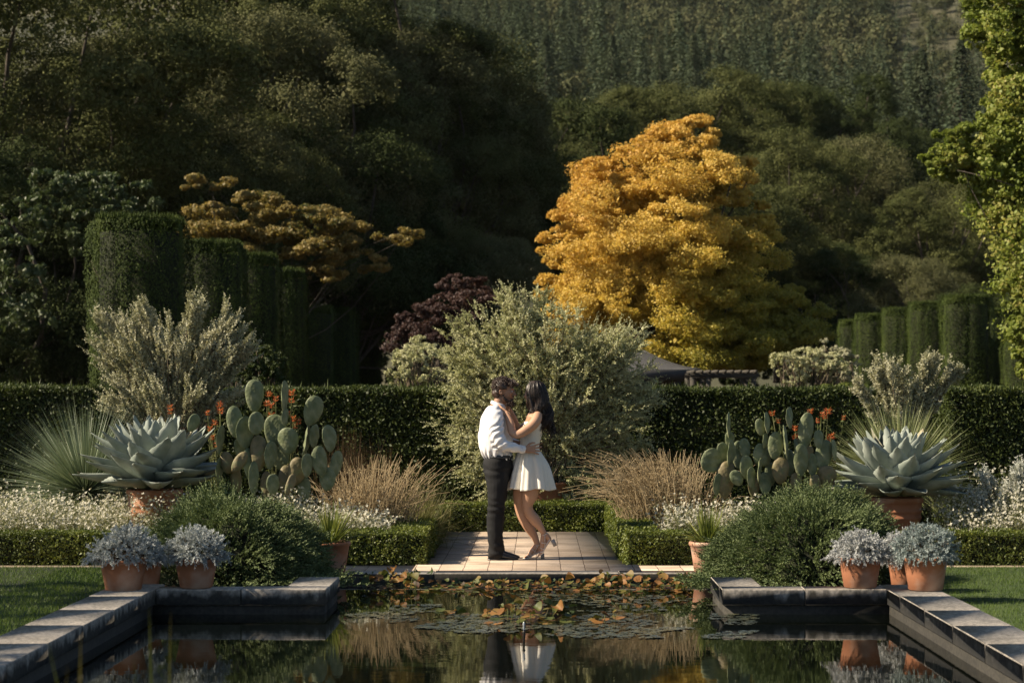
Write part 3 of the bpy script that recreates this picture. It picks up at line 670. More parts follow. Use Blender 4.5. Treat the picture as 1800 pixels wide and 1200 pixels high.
# clipped columns: a row on each side, receding
m_col=leaf_mat('column_yew',[(0.018,0.030,0.006),(0.038,0.058,0.011),(0.075,0.10,0.02)],trans=0.12,nscale=1.2,spec=0.15,rough=0.7)
def column(label,seed,group,w=1.5,h=4.6):
    rng=np.random.default_rng(seed); root=thing('clipped_column',label,'topiary',(0,0,0),group=group)
    n=46000; a=rng.uniform(0,2*np.pi,n); z=rng.uniform(0,h,n)
    ex=4.5; sr=(np.abs(np.cos(a))**ex+np.abs(np.sin(a))**ex)**(-1/ex)*w/2
    sr*= 1+0.05*np.sin(a*7+seed)+0.035*np.sin(a*17)  # vertical flutes
    sr*= 0.90+0.10*np.clip(z/1.2,0,1); e=np.clip((z-(h-0.3))/0.3,0,1); sr*=1-0.10*e**2
    P=np.stack([np.cos(a)*sr,np.sin(a)*sr,z],1); N=unit(np.stack([np.cos(a),np.sin(a),np.full(n,0.1)],1))
    Ps=P*np.array([1,1,0.45]); P=P+N*(snoise(Ps,4.5,seed,3)*0.055+rng.normal(0,0.02,n))[:,None]
    nt_=9000; q=np.sqrt(rng.uniform(0,1,nt_)); at_=rng.uniform(0,2*np.pi,nt_); st=(np.abs(np.cos(at_))**ex+np.abs(np.sin(at_))**ex)**(-1/ex)*w/2*0.93
    Pt=np.stack([np.cos(at_)*st*q,np.sin(at_)*st*q,h+rng.normal(0,0.03,nt_)],1)
    mb=MB(); leaves(mb,np.concatenate([P,Pt]),np.concatenate([N,np.tile([0,0,1.0],(nt_,1))]),0.05,rng,aspect=0.34,up=1.2,spread=0.3)
    D=unit(np.stack([rng.normal(0,.2,nt_),rng.normal(0,.2,nt_),np.ones(nt_)],1)); blades(mb,Pt-D*0.05,D,rng.uniform(0.05,0.18,nt_),0.018,0.03,seg=2,rng=rng)
    mb.build('foliage',m_col,root)
    cb=MB(); lathe(cb,[(0.0,0),(w*0.42,0),(w*0.47,h*0.5),(w*0.45,h-0.2),(0,h-0.1)],20); cb.build('branch_core',m_core,root,smooth=True)
    return root
LG='clipped yew columns in a row on the left'; RG_='clipped yew columns in a row on the right'
protos=[column('x',301,LG),column('x',302,LG),column('x',303,LG)]
usedp=[False]*3
ents=[(247,385,33.9,1.0,LG,'tallest and nearest clipped yew column, behind the spiky grey shrub at the left'),
 (365,428,39.3,0.95,LG,'second clipped column of the left row, just right of the tallest'),(432,450,43.2,0.95,LG,'third clipped column of the left row, stepping down'),
 (486,476,48.2,0.95,LG,'fourth clipped column of the left row'),(545,540,62,1.0,LG,'fifth clipped column of the left row, wide and shaded'),(590,543,69,1.0,LG,'sixth clipped column of the left row, brown at its side'),(634,553,77,0.95,LG,'farthest clipped column of the left row'),
 (1697,522,60.7,0.97,RG_,'largest clipped column of the right row, nearest the bright maple'),(1632,533,65.5,0.9,RG_,'second largest clipped column of the right row'),(1585,544,70.5,0.97,RG_,'third clipped column of the right row'),
 (1536,554,75,0.97,RG_,'fourth clipped column of the right row'),(1501,564,80,0.85,RG_,'fifth clipped column of the right row, narrow'),(1477,573,86,0.9,RG_,'sixth clipped column of the right row'),(1451,580,92,0.9,RG_,'farthest clipped column of the right row'),
 (1752,545,66,0.9,RG_,'shaded clipped column standing behind the largest one at the right'),(1800,600,60,0.9,RG_,'low clipped column under the bright maple')]
for i,(px,py,D,ws,g,lab) in enumerate(ents):
    k=i%3; o=protos[k] if not usedp[k] else copy_tree(protos[k]); usedp[k]=True
    h=ZD(py,D); o.location=(XD(px,D),D,0); o.scale=(ws,ws,h/4.65); o.rotation_euler=(0,0,(i%4)*math.pi/2); o['label']=lab; o['group']=g
# ================================================================= plants
def brush(mb, A, D, Ln, n, leaf, wid=0.3, ang=0.8, rng=RNG, curve=None, stem=None, stemr=0.003, m=0, taper=0.5, t0=0.08):
    """many leafy twigs: A origins, D directions, Ln lengths, n leaves each"""
    N=len(A); Ln=np.broadcast_to(Ln,N); t=np.tile(np.linspace(t0,1,n),(N,1))+rng.uniform(-0.5,0.5,(N,n))/n
    C=np.zeros((N,3)) if curve is None else curve
    tt=t[:,:,None]
    P=A[:,None,:]+D[:,None,:]*(Ln[:,None,None]*tt)+C[:,None,:]*tt**2
    dirn=unit(D[:,None,:]*Ln[:,None,None]+2*C[:,None,:]*tt).reshape(-1,3)
    pp=perp(dirn,rng); L_=unit(dirn*math.cos(ang)+pp*math.sin(ang)+rng.normal(size=pp.shape)*0.15)
    s=(leaf*(1-taper*t.reshape(-1)**2)*rng.uniform(0.7,1.3,N*n))[:,None]
    w=unit(np.cross(L_,perp(L_,rng)))*s*wid*0.5
    cards(mb,P.reshape(-1,3),L_*s,w,m)
    if stem is not None:
        for i in range(N):
            k=np.linspace(0,0.95,4)[:,None]; tube(stem,A[i]+D[i]*Ln[i]*k+C[i]*k**2,np.linspace(stemr,stemr*0.4,4),3,cap=False)
def dome_points(rng,n,rx,ry,rz,power=2.0,zmin=0.0):
    a=rng.uniform(0,2*np.pi,n); u=rng.uniform(zmin,1,n)
    rr=(1-u**power)**(1/power)
    P=np.stack([np.cos(a)*rr*rx,np.sin(a)*rr*ry,u*rz],1)
    N=unit(np.stack([P[:,0]/rx**2,P[:,1]/ry**2,P[:,2]/rz**2],1)); return P,N

# ---------- materials
m_terra=surf_mat('terracotta',(0.25,0.095,0.045),(0.36,0.15,0.075),scale=3.5,bump=0.15,rough=0.8,c3=(0.52,0.36,0.27),bdist=0.004)
m_terraold=surf_mat('terracotta_weathered',(0.34,0.15,0.09),(0.46,0.25,0.16),scale=7,bump=0.15,rough=0.8,c3=(0.55,0.38,0.28),bdist=0.004)
m_pots=surf_mat('potting_soil',(0.02,0.014,0.01),(0.05,0.035,0.025),scale=30,bump=0.8,rough=1)
m_twig=surf_mat('twig',(0.09,0.07,0.045),(0.17,0.13,0.085),scale=20,bump=0,rough=0.9)
m_dusty=leaf_mat('silver_foliage',[(0.25,0.27,0.27),(0.39,0.42,0.42),(0.55,0.57,0.56)],trans=0.12,nscale=6,rough=0.8)
m_silver=leaf_mat('silver_green_leaf',[(0.30,0.31,0.13),(0.46,0.46,0.25),(0.62,0.60,0.40)],trans=0.22,nscale=2.2,rough=0.7)
m_brownshr=leaf_mat('grey_brown_leaf',[(0.27,0.27,0.15),(0.42,0.41,0.27),(0.58,0.55,0.41)],trans=0.2,nscale=2.5,rough=0.7)
m_jun=leaf_mat('juniper_leaf',[(0.075,0.105,0.04),(0.12,0.158,0.06),(0.20,0.24,0.10)],trans=0.12,nscale=5,rough=0.6)
m_phor=leaf_mat('strap_leaf',[(0.07,0.10,0.02),(0.17,0.20,0.045),(0.30,0.30,0.09)],trans=0.3,nscale=4)
m_das=leaf_mat('spiky_blue_leaf',[(0.13,0.17,0.10),(0.22,0.27,0.17),(0.33,0.36,0.24)],trans=0.12,nscale=2,rough=0.5)
m_das2=leaf_mat('spiky_green_leaf',[(0.12,0.15,0.055),(0.22,0.25,0.10),(0.33,0.34,0.17)],trans=0.15,nscale=2,rough=0.5)
m_tan=leaf_mat('dry_stalk',[(0.26,0.19,0.10),(0.42,0.32,0.18),(0.56,0.45,0.28)],trans=0.1,nscale=3,rough=0.8)
m_redgr=leaf_mat('russet_grass',[(0.05,0.045,0.018),(0.11,0.06,0.028),(0.19,0.11,0.05)],trans=0.2,nscale=2.5)
m_olgr=leaf_mat('olive_grass',[(0.09,0.10,0.03),(0.20,0.19,0.07),(0.36,0.31,0.15)],trans=0.25,nscale=2.5)
m_white=leaf_mat('white_petal',[(0.48,0.45,0.35),(0.62,0.59,0.48),(0.74,0.71,0.62)],trans=0.3,nscale=8,rough=0.7)
m_fgreen=leaf_mat('flower_stem_green',[(0.07,0.09,0.025),(0.15,0.17,0.06),(0.28,0.27,0.13)],trans=0.3,nscale=5)
m_orange=leaf_mat('orange_petal',[(0.40,0.09,0.03),(0.55,0.16,0.055),(0.65,0.26,0.10)],trans=0.35,nscale=8)
m_art=leaf_mat('woolly_white_leaf',[(0.34,0.35,0.30),(0.50,0.51,0.45),(0.66,0.66,0.60)],trans=0.15,nscale=6,rough=0.85)

# ---------- pots
def pot_mesh(rt,rb,h,band=False,rim=0.03,seg=48):
    mb=MB(); t=0.018
    pr=[(0,0),(rb*0.9,0),(rb,0.008),(rb+(rt-rb)*0.5,h*0.5)]
    if band: pr+=[(rt*0.93,h*0.62),(rt*0.97,h*0.635),(rt*0.97,h*0.665),(rt*0.94,h*0.68),(rt*0.95,h*0.74),(rt*0.99,h*0.755),(rt*0.99,h*0.785),(rt*0.96,h*0.80)]
    pr+=[(rt*0.985,h-rim-0.006),(rt+0.008,h-rim),(rt+0.012,h-rim*0.5),(rt+0.008,h-0.003),(rt,h),(rt-t,h-0.002),(rt-t,h-0.04),(rt-t-0.02,h*0.5),(0,h*0.45)]
    lathe(mb,pr,seg); return mb
def soil_mesh(r,z):
    mb=MB(); lathe(mb,[(0.0,z+0.01),(r*0.5,z+0.012),(r*0.9,z+0.004),(r,z)],24); return mb
def potted_silver(label,px,D,z0,rt,rb,h,rx,rz,seed,mat=None,skew=0.0,tone=None):
    rng=np.random.default_rng(seed)
    root=thing('potted_plant',label,'potted plant',(XD(px,D),D,z0),group='terracotta pots of silvery foliage')
    pot_mesh(rt,rb,h).build('pot',m_terra,root,smooth=True); soil_mesh(rt-0.022,h-0.03).build('soil',m_pots,root)
    mb=MB(); st=MB(); n=520
    P,N=dome_points(rng,n,rx,rx*0.95,rz,1.9,-0.12)
    P=P*(rng.uniform(0.55,1.0,n))[:,None]; P[:,0]+=skew*P[:,2]; P[:,2]+=h*0.97
    D_=unit(N*0.8+np.array([0,0,0.35])+rng.normal(size=(n,3))*0.45)
    edge=P[:,2]<h+0.06; D_[edge]=unit(D_[edge]+np.array([0,0,-0.7]))
    Ln=rng.uniform(0.05,0.105,n)
    brush(mb,P-D_*Ln[:,None]*0.5,D_,Ln*1.15,30,0.024,wid=0.34,ang=0.75,rng=rng,curve=np.array([0,0,-0.02])+np.zeros((n,3)))
    for i in range(0,n,9): tube(st,curve_pts((rng.normal(0,rt*0.3),rng.normal(0,rt*0.3),h-0.03),P[i],(0,0,0.02),4),0.004,4,cap=False)
    # a few hanging bits over the rim
    k=46; a=rng.uniform(0,2*np.pi,k); A=np.stack([np.cos(a)*(rt+0.015),np.sin(a)*(rt+0.015),np.full(k,h+0.02)],1)
    brush(mb,A,unit(np.stack([np.cos(a)*0.35,np.sin(a)*0.35,np.full(k,-1.0)],1)),rng.uniform(0.03,0.10,k),20,0.022,wid=0.36,ang=0.6,rng=rng)
    mb.merge(st,m=1); mb.build('foliage',[mat or m_dusty,m_twig],root)
    return root
m_dustyW=leaf_mat('silver_foliage_pale',[(0.26,0.27,0.27),(0.42,0.43,0.43),(0.60,0.60,0.58)],trans=0.12,nscale=6,rough=0.8)
potted_silver('terracotta pot of blue grey foliage standing on the left end of the stone kerb',217,15.14,CT,0.175,0.135,0.235,0.29,0.27,401,skew=0.15)
potted_silver('terracotta pot of blue grey foliage in front of the left juniper',345,15.34,CT,0.162,0.125,0.225,0.25,0.26,402)
potted_silver('terracotta pot mostly hidden behind the pot on the left kerb end',255,15.9,0.06,0.135,0.105,0.23,0.17,0.16,403)
potted_silver('terracotta pot of pale silver foliage in front of the right juniper',1512,15.34,CT,0.162,0.125,0.24,0.245,0.21,404,mat=m_dustyW)
potted_silver('terracotta pot of grey green foliage standing on the right end of the stone kerb',1627,15.14,CT,0.165,0.13,0.25,0.27,0.27,405,mat=leaf_mat('grey_green_foliage',[(0.17,0.21,0.20),(0.27,0.32,0.31),(0.40,0.44,0.42)],trans=0.12,nscale=6,rough=0.8))
potted_silver('terracotta pot behind and between the two silver pots at the right',1592,15.9,0.06,0.14,0.11,0.24,0.22,0.24,406,mat=m_dustyW)

def strap_plant(mb,rng,n,L0,L1,w,base_r,z0,spread=(0.1,0.95),bend=(0.1,0.55)):
    a=rng.uniform(0,2*np.pi,n); th=rng.uniform(*spread,n)
    D=np.stack([np.cos(a)*np.sin(th),np.sin(a)*np.sin(th),np.cos(th)],1)
    P=np.stack([np.cos(a)*base_r*rng.uniform(0,1,n),np.sin(a)*base_r*rng.uniform(0,1,n),np.full(n,z0)],1)
    side=np.stack([-np.sin(a),np.cos(a),np.zeros(n)],1)+rng.normal(size=(n,3))*0.25
    blades(mb,P,D,rng.uniform(L0,L1,n),w*rng.uniform(0.7,1.3,n),rng.uniform(*bend,n)*np.sin(th)*1.2,seg=5,rng=rng,flat=side)
for (lab,px,D,seed,rt,L1) in [('terracotta pot of green strap leaves on the kerb left of the terrace',581,18.02,411,0.172,0.50),('pale terracotta pot of green strap leaves on the kerb right of the terrace',1245,18.02,412,0.165,0.46)]:
    rng=np.random.default_rng(seed); root=thing('potted_plant',lab,'potted plant',(XD(px,D),D,0.006),group='potted strap leaved plants')
    pot_mesh(rt,rt*0.78,0.275,rim=0.035).build('pot',m_terra if seed==411 else m_terraold,root,smooth=True); soil_mesh(rt-0.022,0.245).build('soil',m_pots,root)
    mb=MB(); strap_plant(mb,rng,190,0.2,L1,0.020,0.06,0.24,spread=(0.05,1.15),bend=(0.1,0.5)); mb.build('leaves',m_phor,root)

# loose tufts of grass by the pots
for (lab,px,D,z,n,L1,seed,mt) in [('tuft of dark green grass behind the left silver pots',262,17.2,0.05,130,0.55,421,m_phor),('tuft of tan green grass behind the right silver pots',1612,17.2,0.05,150,0.52,422,m_olgr),('short grass tuft at the foot of the right agave pot',1545,18.3,0.0,80,0.45,423,m_olgr)]:
    rng=np.random.default_rng(seed); root=thing('grass_tuft',lab,'grass tuft',(XD(px,D),D,z)); mb=MB(); strap_plant(mb,rng,n,0.25,L1,0.012,0.05,0,spread=(0.02,0.75)); mb.build('leaves',mt,root)

# ---------- agaves
def agave_mat():
    m, nt, out = new_mat('agave_leaf'); L=nt.links.new
    tc=nd(nt,'ShaderNodeTexCoord'); nz=nd(nt,'ShaderNodeTexNoise',Scale=7.0,Detail=7.0); L(tc.outputs['Object'],nz.inputs['Vector'])
    geo=nd(nt,'ShaderNodeNewGeometry')
    rp=ramp(nt,nz.outputs['Fac'],[(0.3,(0.20,0.235,0.205)),(0.52,(0.285,0.32,0.285)),(0.72,(0.39,0.42,0.375))])
    r2=ramp(nt,geo.outputs['Random Per Island'],[(0,(1.0,0.78,0.52)),(0.07,(0.84,0.87,0.84)),(1,(1.12,1.1,1.08))]); c=mix(nt,rp.outputs[0],r2.outputs[0],1,'MULTIPLY')
    bs=nd(nt,'ShaderNodeBsdfPrincipled',Roughness=0.55); bs.inputs['Specular IOR Level'].default_value=0.35; L(c,bs.inputs['Base Color'])
    n2=nd(nt,'ShaderNodeTexNoise',Scale=30.0,Detail=4.0); L(tc.outputs['Object'],n2.inputs['Vector'])
    b=nd(nt,'ShaderNodeBump',Strength=0.3,Distance=0.004); L(n2.outputs['Fac'],b.inputs['Height']); L(b.outputs[0],bs.inputs['Normal']); L(bs.outputs[0],out.inputs['Surface']); return m
m_agave=agave_mat(); m_spine=surf_mat('agave_spine',(0.05,0.03,0.02),(0.12,0.07,0.045),scale=30,bump=0,rough=0.5)
def agave(label,px,D,zpot,rt,seed,Rr=0.64,n=84,hpot=0.6):
    rng=np.random.default_rng(seed); root=thing('potted_agave',label,'potted agave',(XD(px,D),D,0),group='large agaves in terracotta pots')
    pot_mesh(rt,rt*0.68,hpot,band=True,rim=0.05).build('pot',m_terra,root,smooth=True); soil_mesh(rt-0.022,hpot-0.06).build('soil',m_pots,root)
    mb=MB(); NU=15; NV=7
    for i in range(n):
        f=(i+0.5)/n; a=i*2.39996+rng.normal(0,0.08)
        th=R(5+f**0.85*87+rng.normal(0,4)); Ls=(0.36+0.27*math.sin(min(1,f*1.5)*1.57))*rng.uniform(0.9,1.08)*Rr/0.60; wd=Ls*(0.43-0.02*f)
        zb=zpot+0.24*(1-f)+0.02; rb=0.03+0.09*f
        er=np.array([math.cos(a),math.sin(a),0]); et=np.array([-math.sin(a),math.cos(a),0]); ez=np.array([0,0,1.0])
        curl=rng.uniform(0.15,0.75)*(1 if f<0.75 else 0.7)
        pos=er*rb+ez*zb; ang=th; ds=Ls/(NU-1); C=[pos]; A=[ang]
        for k in range(1,NU):
            ang=th+ (0.10 - curl*(0.4+0.6*k/NU))*(k/NU) ; pos=pos+(er*math.sin(ang)+ez*math.cos(ang))*ds; C.append(pos); A.append(ang)
        V=[]; tw=rng.normal(0,0.12)
        for k in range(NU):
            u=k/(NU-1); prof=(0.55+0.45*math.sin(min(1,u/0.5)*1.57)) if u<0.5 else max(0.0,1-((u-0.5)/0.5)**1.25)
            w=wd*0.5*prof; nrm=-er*math.cos(A[k])+ez*math.sin(A[k]); sd=et*math.cos(tw*u)+nrm*math.sin(tw*u)
            ch=0.40*(1-0.5*u)+0.12
            for j in range(NV):
                v=j/(NV-1)*2-1; zig=(0.010*(k%2)*(1 if abs(v)>0.99 else 0)) if 0.15<u<0.93 else 0
                V.append(C[k]+sd*(w*v+np.sign(v)*zig)+nrm*(w*ch*v*v*1.2)+nrm*0.004*math.sin(v*9+u*7))
        V=np.array(V); q=[]
        for k in range(NU-1):
            for j in range(NV-1): b=k*NV+j; q.append([b,b+1,b+NV+1,b+NV])
        # underside, thicker along the keel
        U=[]; 
        for k in range(NU):
            u=k/(NU-1); nrm=-er*math.cos(A[k])+ez*math.sin(A[k])
            for j in range(NV):
                v=j/(NV-1)*2-1; U.append(V[k*NV+j]-nrm*(0.003+0.030*(1-v*v)*(1-u)**0.7*Ls))
        nb=NU*NV; V=np.concatenate([V,U]); q+= [[b[3]+nb,b[2]+nb,b[1]+nb,b[0]+nb] for b in q]
        for k in range(NU-1):
            b=k*NV; q.append([b,b+NV,b+NV+nb,b+nb]); b=k*NV+NV-1; q.append([b+NV,b,b+nb,b+NV+nb])
        mb.add(V,Q=q,m=0)
        tipd=er*math.sin(A[-1])+ez*math.cos(A[-1]); tube(mb,[C[-1]-tipd*0.01,C[-1]+tipd*0.03],[0.004,0.0006],5,m=1)
    mb.build('leaves',[m_agave,m_spine],root,smooth=True)
    return root
agave('blue grey agave in a banded terracotta pot left of the left cactus',272,20.0,0.66,0.27,501,Rr=0.66,hpot=0.66)
agave('blue grey agave above the right juniper, right of the right cactus',1577,20.0,0.58,0.25,502,Rr=0.62,hpot=0.58)

# ---------- prickly pears
def cactus_mat(name,a,b,c):
    m, nt, out = new_mat(name); L=nt.links.new
    tc=nd(nt,'ShaderNodeTexCoord'); nz=nd(nt,'ShaderNodeTexNoise',Scale=9.0,Detail=6.0); L(tc.outputs['Object'],nz.inputs['Vector'])
    rp=ramp(nt,nz.outputs['Fac'],[(0.32,a),(0.52,b),(0.70,c)])
    vo=nd(nt,'ShaderNodeTexVoronoi',Scale=34.0); L(tc.outputs['Object'],vo.inputs['Vector'])
    r2=ramp(nt,vo.outputs['Distance'],[(0.0,(0.6,0.55,0.45)),(0.12,(1,1,1))]); c_=mix(nt,rp.outputs[0],r2.outputs[0],0.8,'MULTIPLY')
    bs=nd(nt,'ShaderNodeBsdfPrincipled',Roughness=0.6); bs.inputs['Specular IOR Level'].default_value=0.35; L(c_,bs.inputs['Base Color'])
    b1=nd(nt,'ShaderNodeBump',Strength=0.5,Distance=0.006); L(vo.outputs['Distance'],b1.inputs['Height'])
    b2=nd(nt,'ShaderNodeBump',Strength=0.35,Distance=0.01); L(nz.outputs['Fac'],b2.inputs['Height']); L(b1.outputs[0],b2.inputs['Normal']); L(b2.outputs[0],bs.inputs['Normal'])
    L(bs.outputs[0],out.inputs['Surface']); return m
m_pad=cactus_mat('cactus_pad',(0.10,0.125,0.06),(0.165,0.19,0.10),(0.25,0.26,0.15))
m_padold=cactus_mat('cactus_corky',(0.12,0.11,0.05),(0.20,0.16,0.085),(0.15,0.17,0.08))
def pad_mesh(w,h,th,rng,seg=26,rings=7):
    a=np.linspace(0,2*np.pi,seg,endpoint=False); V=[];Q=[]
    ox=np.cos(a); oz=np.sin(a); egg=1+0.16*oz
    wob=1+0.03*np.sin(a*2+rng.uniform(0,6))+0.02*np.sin(a*3+rng.uniform(0,6))
    X=ox*w/2*egg*wob; Z=oz*h/2*wob
    bend=rng.normal(0,0.12); mb=MB()
    rs=np.sin(np.linspace(0,1,rings+1)[1:]*np.pi/2)
    for s in (1,-1):
        ring=[np.array([[0,s*th/2,0]])]
        for r in rs: ring.append(np.stack([X*r,np.full(seg,s*th/2*max(0.0,1-r**2.6)**0.5)+ (0),Z*r],1))
        ring=np.concatenate(ring); ring[:,1]+= bend*(ring[:,0]**2)/w*1.5 + 0.004*np.sin(ring[:,0]*60+ring[:,2]*50)
        q=[];t=[]
        for j in range(seg):
            k=(j+1)%seg; t.append([0,1+j,1+k] if s<0 else [0,1+k,1+j])
        for r in range(rings-1):
            for j in range(seg):
                k=(j+1)%seg; f=[1+r*seg+j,1+(r+1)*seg+j,1+(r+1)*seg+k,1+r*seg+k]; q.append(f if s<0 else f[::-1])
        mb.add(ring,Q=q,T=t)
    return mb
def cactus(label,pads,D,seed,sx,x0=0,dy=0.35):
    """pads: (cx,cy,w,h,lean,turn,old) in photo pixels; the pads stand in depth layers"""
    rng=np.random.default_rng(seed); cx0=np.mean([p[0] for p in pads]); root=thing('prickly_pear',label,'cactus',(XD(cx0,D),D,0))
    s=D/F
    for i,(cx,cy,w,h,lean,turn,dep,old) in enumerate(pads):
        W_=w*s; H_=h*s; th=max(0.022,min(0.045,0.25*W_))
        # an edge-on pad is a wide pad turned away from us
        full=max(W_,H_*0.62) if abs(turn)>40 else W_/max(0.5,math.cos(R(turn)))
        mb=pad_mesh(full,H_,th if not old else th*2.0,rng)
        o=mb.build('pad',m_padold if old else m_pad,root,smooth=True)
        o.location=((cx-cx0)*s,dep,ZD(cy,D)); o.rotation_euler=(R(rng.normal(0,5)),R(lean),R(turn+rng.normal(0,6)))
    lb=MB(); zmin=0
    for i in range(7):
        x=rng.uniform(-0.4,0.4)*sx; tube(lb,curve_pts((x,rng.uniform(-.1,.15),-0.02),(x+rng.normal(0,.05),0.05,0.55),(0,0,0),4),[0.06,0.055,0.045,0.03],8)
    lb.build('trunk',m_padold,root,smooth=True)
    return root
def z1(cx,cy,w,h,lean=0,turn=0,dep=0,old=0): return (cx/3,480+cy/3,w/3,h/3,lean,turn,dep,old)
def z3(cx,cy,w,h,lean=0,turn=0,dep=0,old=0): return (1200+cx/3,480+cy/3,w/3,h/3,lean,turn,dep,old)
cactus('tall prickly pear cactus with oval pads left of the couple',[
 z1(1342,645,98,172,0,10,0.0),z1(1243,785,82,170,-4,20,-.05),z1(1360,792,80,125,8,25,-.12),z1(1295,840,62,172,3,42,-.05),z1(1440,830,112,172,6,15,.12),
 z1(1498,650,40,182,9,76,.02),z1(1507,760,40,95,5,65,0),z1(1650,725,94,170,13,15,0),z1(1520,885,112,142,-5,-10,-.02),z1(1655,860,42,132,0,60,.06),
 z1(1735,870,70,142,-5,30,0),z1(1610,890,32,185,7,80,.02),z1(1690,990,82,162,-6,20,-.05),z1(1625,1010,52,125,0,50,-.1),z1(1262,920,62,104,-6,20,.05),
 z1(1316,1005,52,172,2,40,-.05),z1(1165,880,32,160,3,78,0),z1(1155,1040,34,150,0,75,0),z1(1450,1110,62,112,0,30,-.15),z1(1365,950,92,190,0,10,-.02,1),
 z1(1565,1045,100,150,12,10,0,1),z1(1195,1000,72,118,-10,10,.02,1),z1(1270,995,58,130,35,20,-.1,1),z1(1345,1080,52,180,0,35,-.12),z1(1430,960,52,150,4,55,-.02),
 z1(1725,1085,84,130,0,10,.02),z1(1540,1110,44,120,25,30,-.14,1),z1(1470,960,90,170,0,10,.15),z1(1500,1100,80,170,0,10,.1,1),z1(1400,1120,60,150,0,10,.05,1),z1(1770,1010,60,150,12,35,.05),z1(1600,1140,70,140,0,10,.05),z1(1010,790,62,100,20,20,.1),z1(1240,1090,50,140,-5,30,.08,1)],19.7,601,1.0)
cactus('low broad prickly pear cactus right of the dry stalks',[
 z3(155,990,122,135,-55,15,0),z3(212,950,62,122,-8,25,.03),z3(243,802,31,142,0,75,0),z3(250,950,46,142,2,55,-.03),z3(225,1090,100,205,8,10,0,1),z3(332,925,62,112,-4,20,.08),
 z3(410,812,52,92,-10,15,.02),z3(447,790,28,122,3,72,.02),z3(436,885,42,82,5,50,.03),z3(490,910,82,152,6,10,0),z3(418,962,122,100,65,15,.04),z3(332,1022,76,122,-3,20,-.05),
 z3(400,1040,26,132,3,78,-.08),z3(357,1075,52,112,-6,30,-.1),z3(280,1078,62,92,-35,15,-.08),z3(565,762,36,114,4,65,0),z3(542,890,28,182,7,78,0),z3(515,1040,88,150,5,10,0,1),
 z3(650,832,84,192,6,12,0),z3(717,875,50,102,3,20,.02),z3(620,985,76,180,-3,15,-.06),z3(602,905,34,72,0,50,.05),z3(665,955,52,92,8,20,.05,1),z3(688,1010,62,122,0,15,.05),
 z3(750,960,92,162,10,10,.08),z3(806,935,34,112,8,60,.08),z3(765,1070,104,110,0,10,.05,1),z3(180,1112,52,122,0,40,-.05),z3(470,1060,60,130,0,20,.1),z3(570,1000,60,150,0,20,.1),z3(300,960,70,150,0,20,.12),z3(440,1110,70,120,0,20,.06),z3(600,1100,60,100,0,20,.02,1),z3(380,1130,60,110,0,10,.1,1),z3(700,1110,60,100,0,20,.02,1),z3(250,880,50,90,0,20,.05)],19.7,602,1.1)

# ---------- juniper mounds
def juniper(label,px,D,rx,ry,rz,z0,seed,skew=0.0,tail=None):
    rng=np.random.default_rng(seed); root=thing('juniper_mound',label,'shrub',(XD(px,D),D,z0),group='spreading junipers at the pool corners')
    mb=MB(); n=6800
    P,N=dome_points(rng,n,rx,ry,rz,2.0,-0.0)
    lum=snoise(P,6.5,seed,2)*0.07+snoise(P,20,seed+3,2)*0.065
    P=P*(1+rng.normal(0,0.03,n))[:,None]+N*(lum-0.03)[:,None]
    P[:,0]+=skew*(rz-P[:,2])
    dn=np.array([0,0,-1.0])-N*(-N[:,2:3]); D_=unit(N*0.40+dn*0.45+np.stack([P[:,0]*0.5,P[:,1]*0.3,P[:,2]*0],1)+rng.normal(size=(n,3))*0.20)
    Ln=rng.uniform(0.09,0.18,n)
    brush(mb,P-D_*Ln[:,None]*0.4,D_,Ln,22,0.023,wid=0.6,ang=0.42,rng=rng,curve=np.array([0,0,0.035])+rng.normal(size=(n,3))*0.01)
    if tail:
        for (tx,ty,tr,tn) in tail:
            A=np.stack([rng.normal(tx,tr,tn),rng.normal(ty,tr*1.3,tn),rng.uniform(0.0,0.10,tn)],1); D2=unit(np.stack([rng.normal(np.sign(tx)*0.7,.5,tn),rng.normal(-.3,.5,tn),rng.uniform(0,0.4,tn)],1))
            brush(mb,A,D2,rng.uniform(0.06,0.14,tn),15,0.026,wid=0.5,ang=0.6,rng=rng)
    mb.build('foliage',m_jun,root)
    cb=MB(); u=np.linspace(0,1,14); pr=[(((1-t**2.0)**(1/2.0))*0.9,t*0.9) for t in u]
    lathe(cb,pr,40); V,Q,T=cb.arrays(); cb.V=[np.stack([V[:,0]*rx+skew*(rz-V[:,2]*rz),V[:,1]*ry,V[:,2]*rz],1)]
    cb.build('branch_core',m_core,root,smooth=True)
    return root
juniper('green juniper mound at the left pool corner between pots',402,16.9,0.74,0.95,0.68,0.0,701,skew=0.06,tail=[(0.80,-0.1,0.13,260),(0.2,-0.9,0.2,120),(0.66,-0.5,0.12,200)])
juniper('green juniper mound at the right pool corner, spilling over the kerb',1430,16.9,0.80,0.95,0.70,0.0,702,skew=-0.10,tail=[(-0.86,-0.3,0.12,260),(-0.3,-0.9,0.2,120),(-0.7,-0.55,0.12,200)])

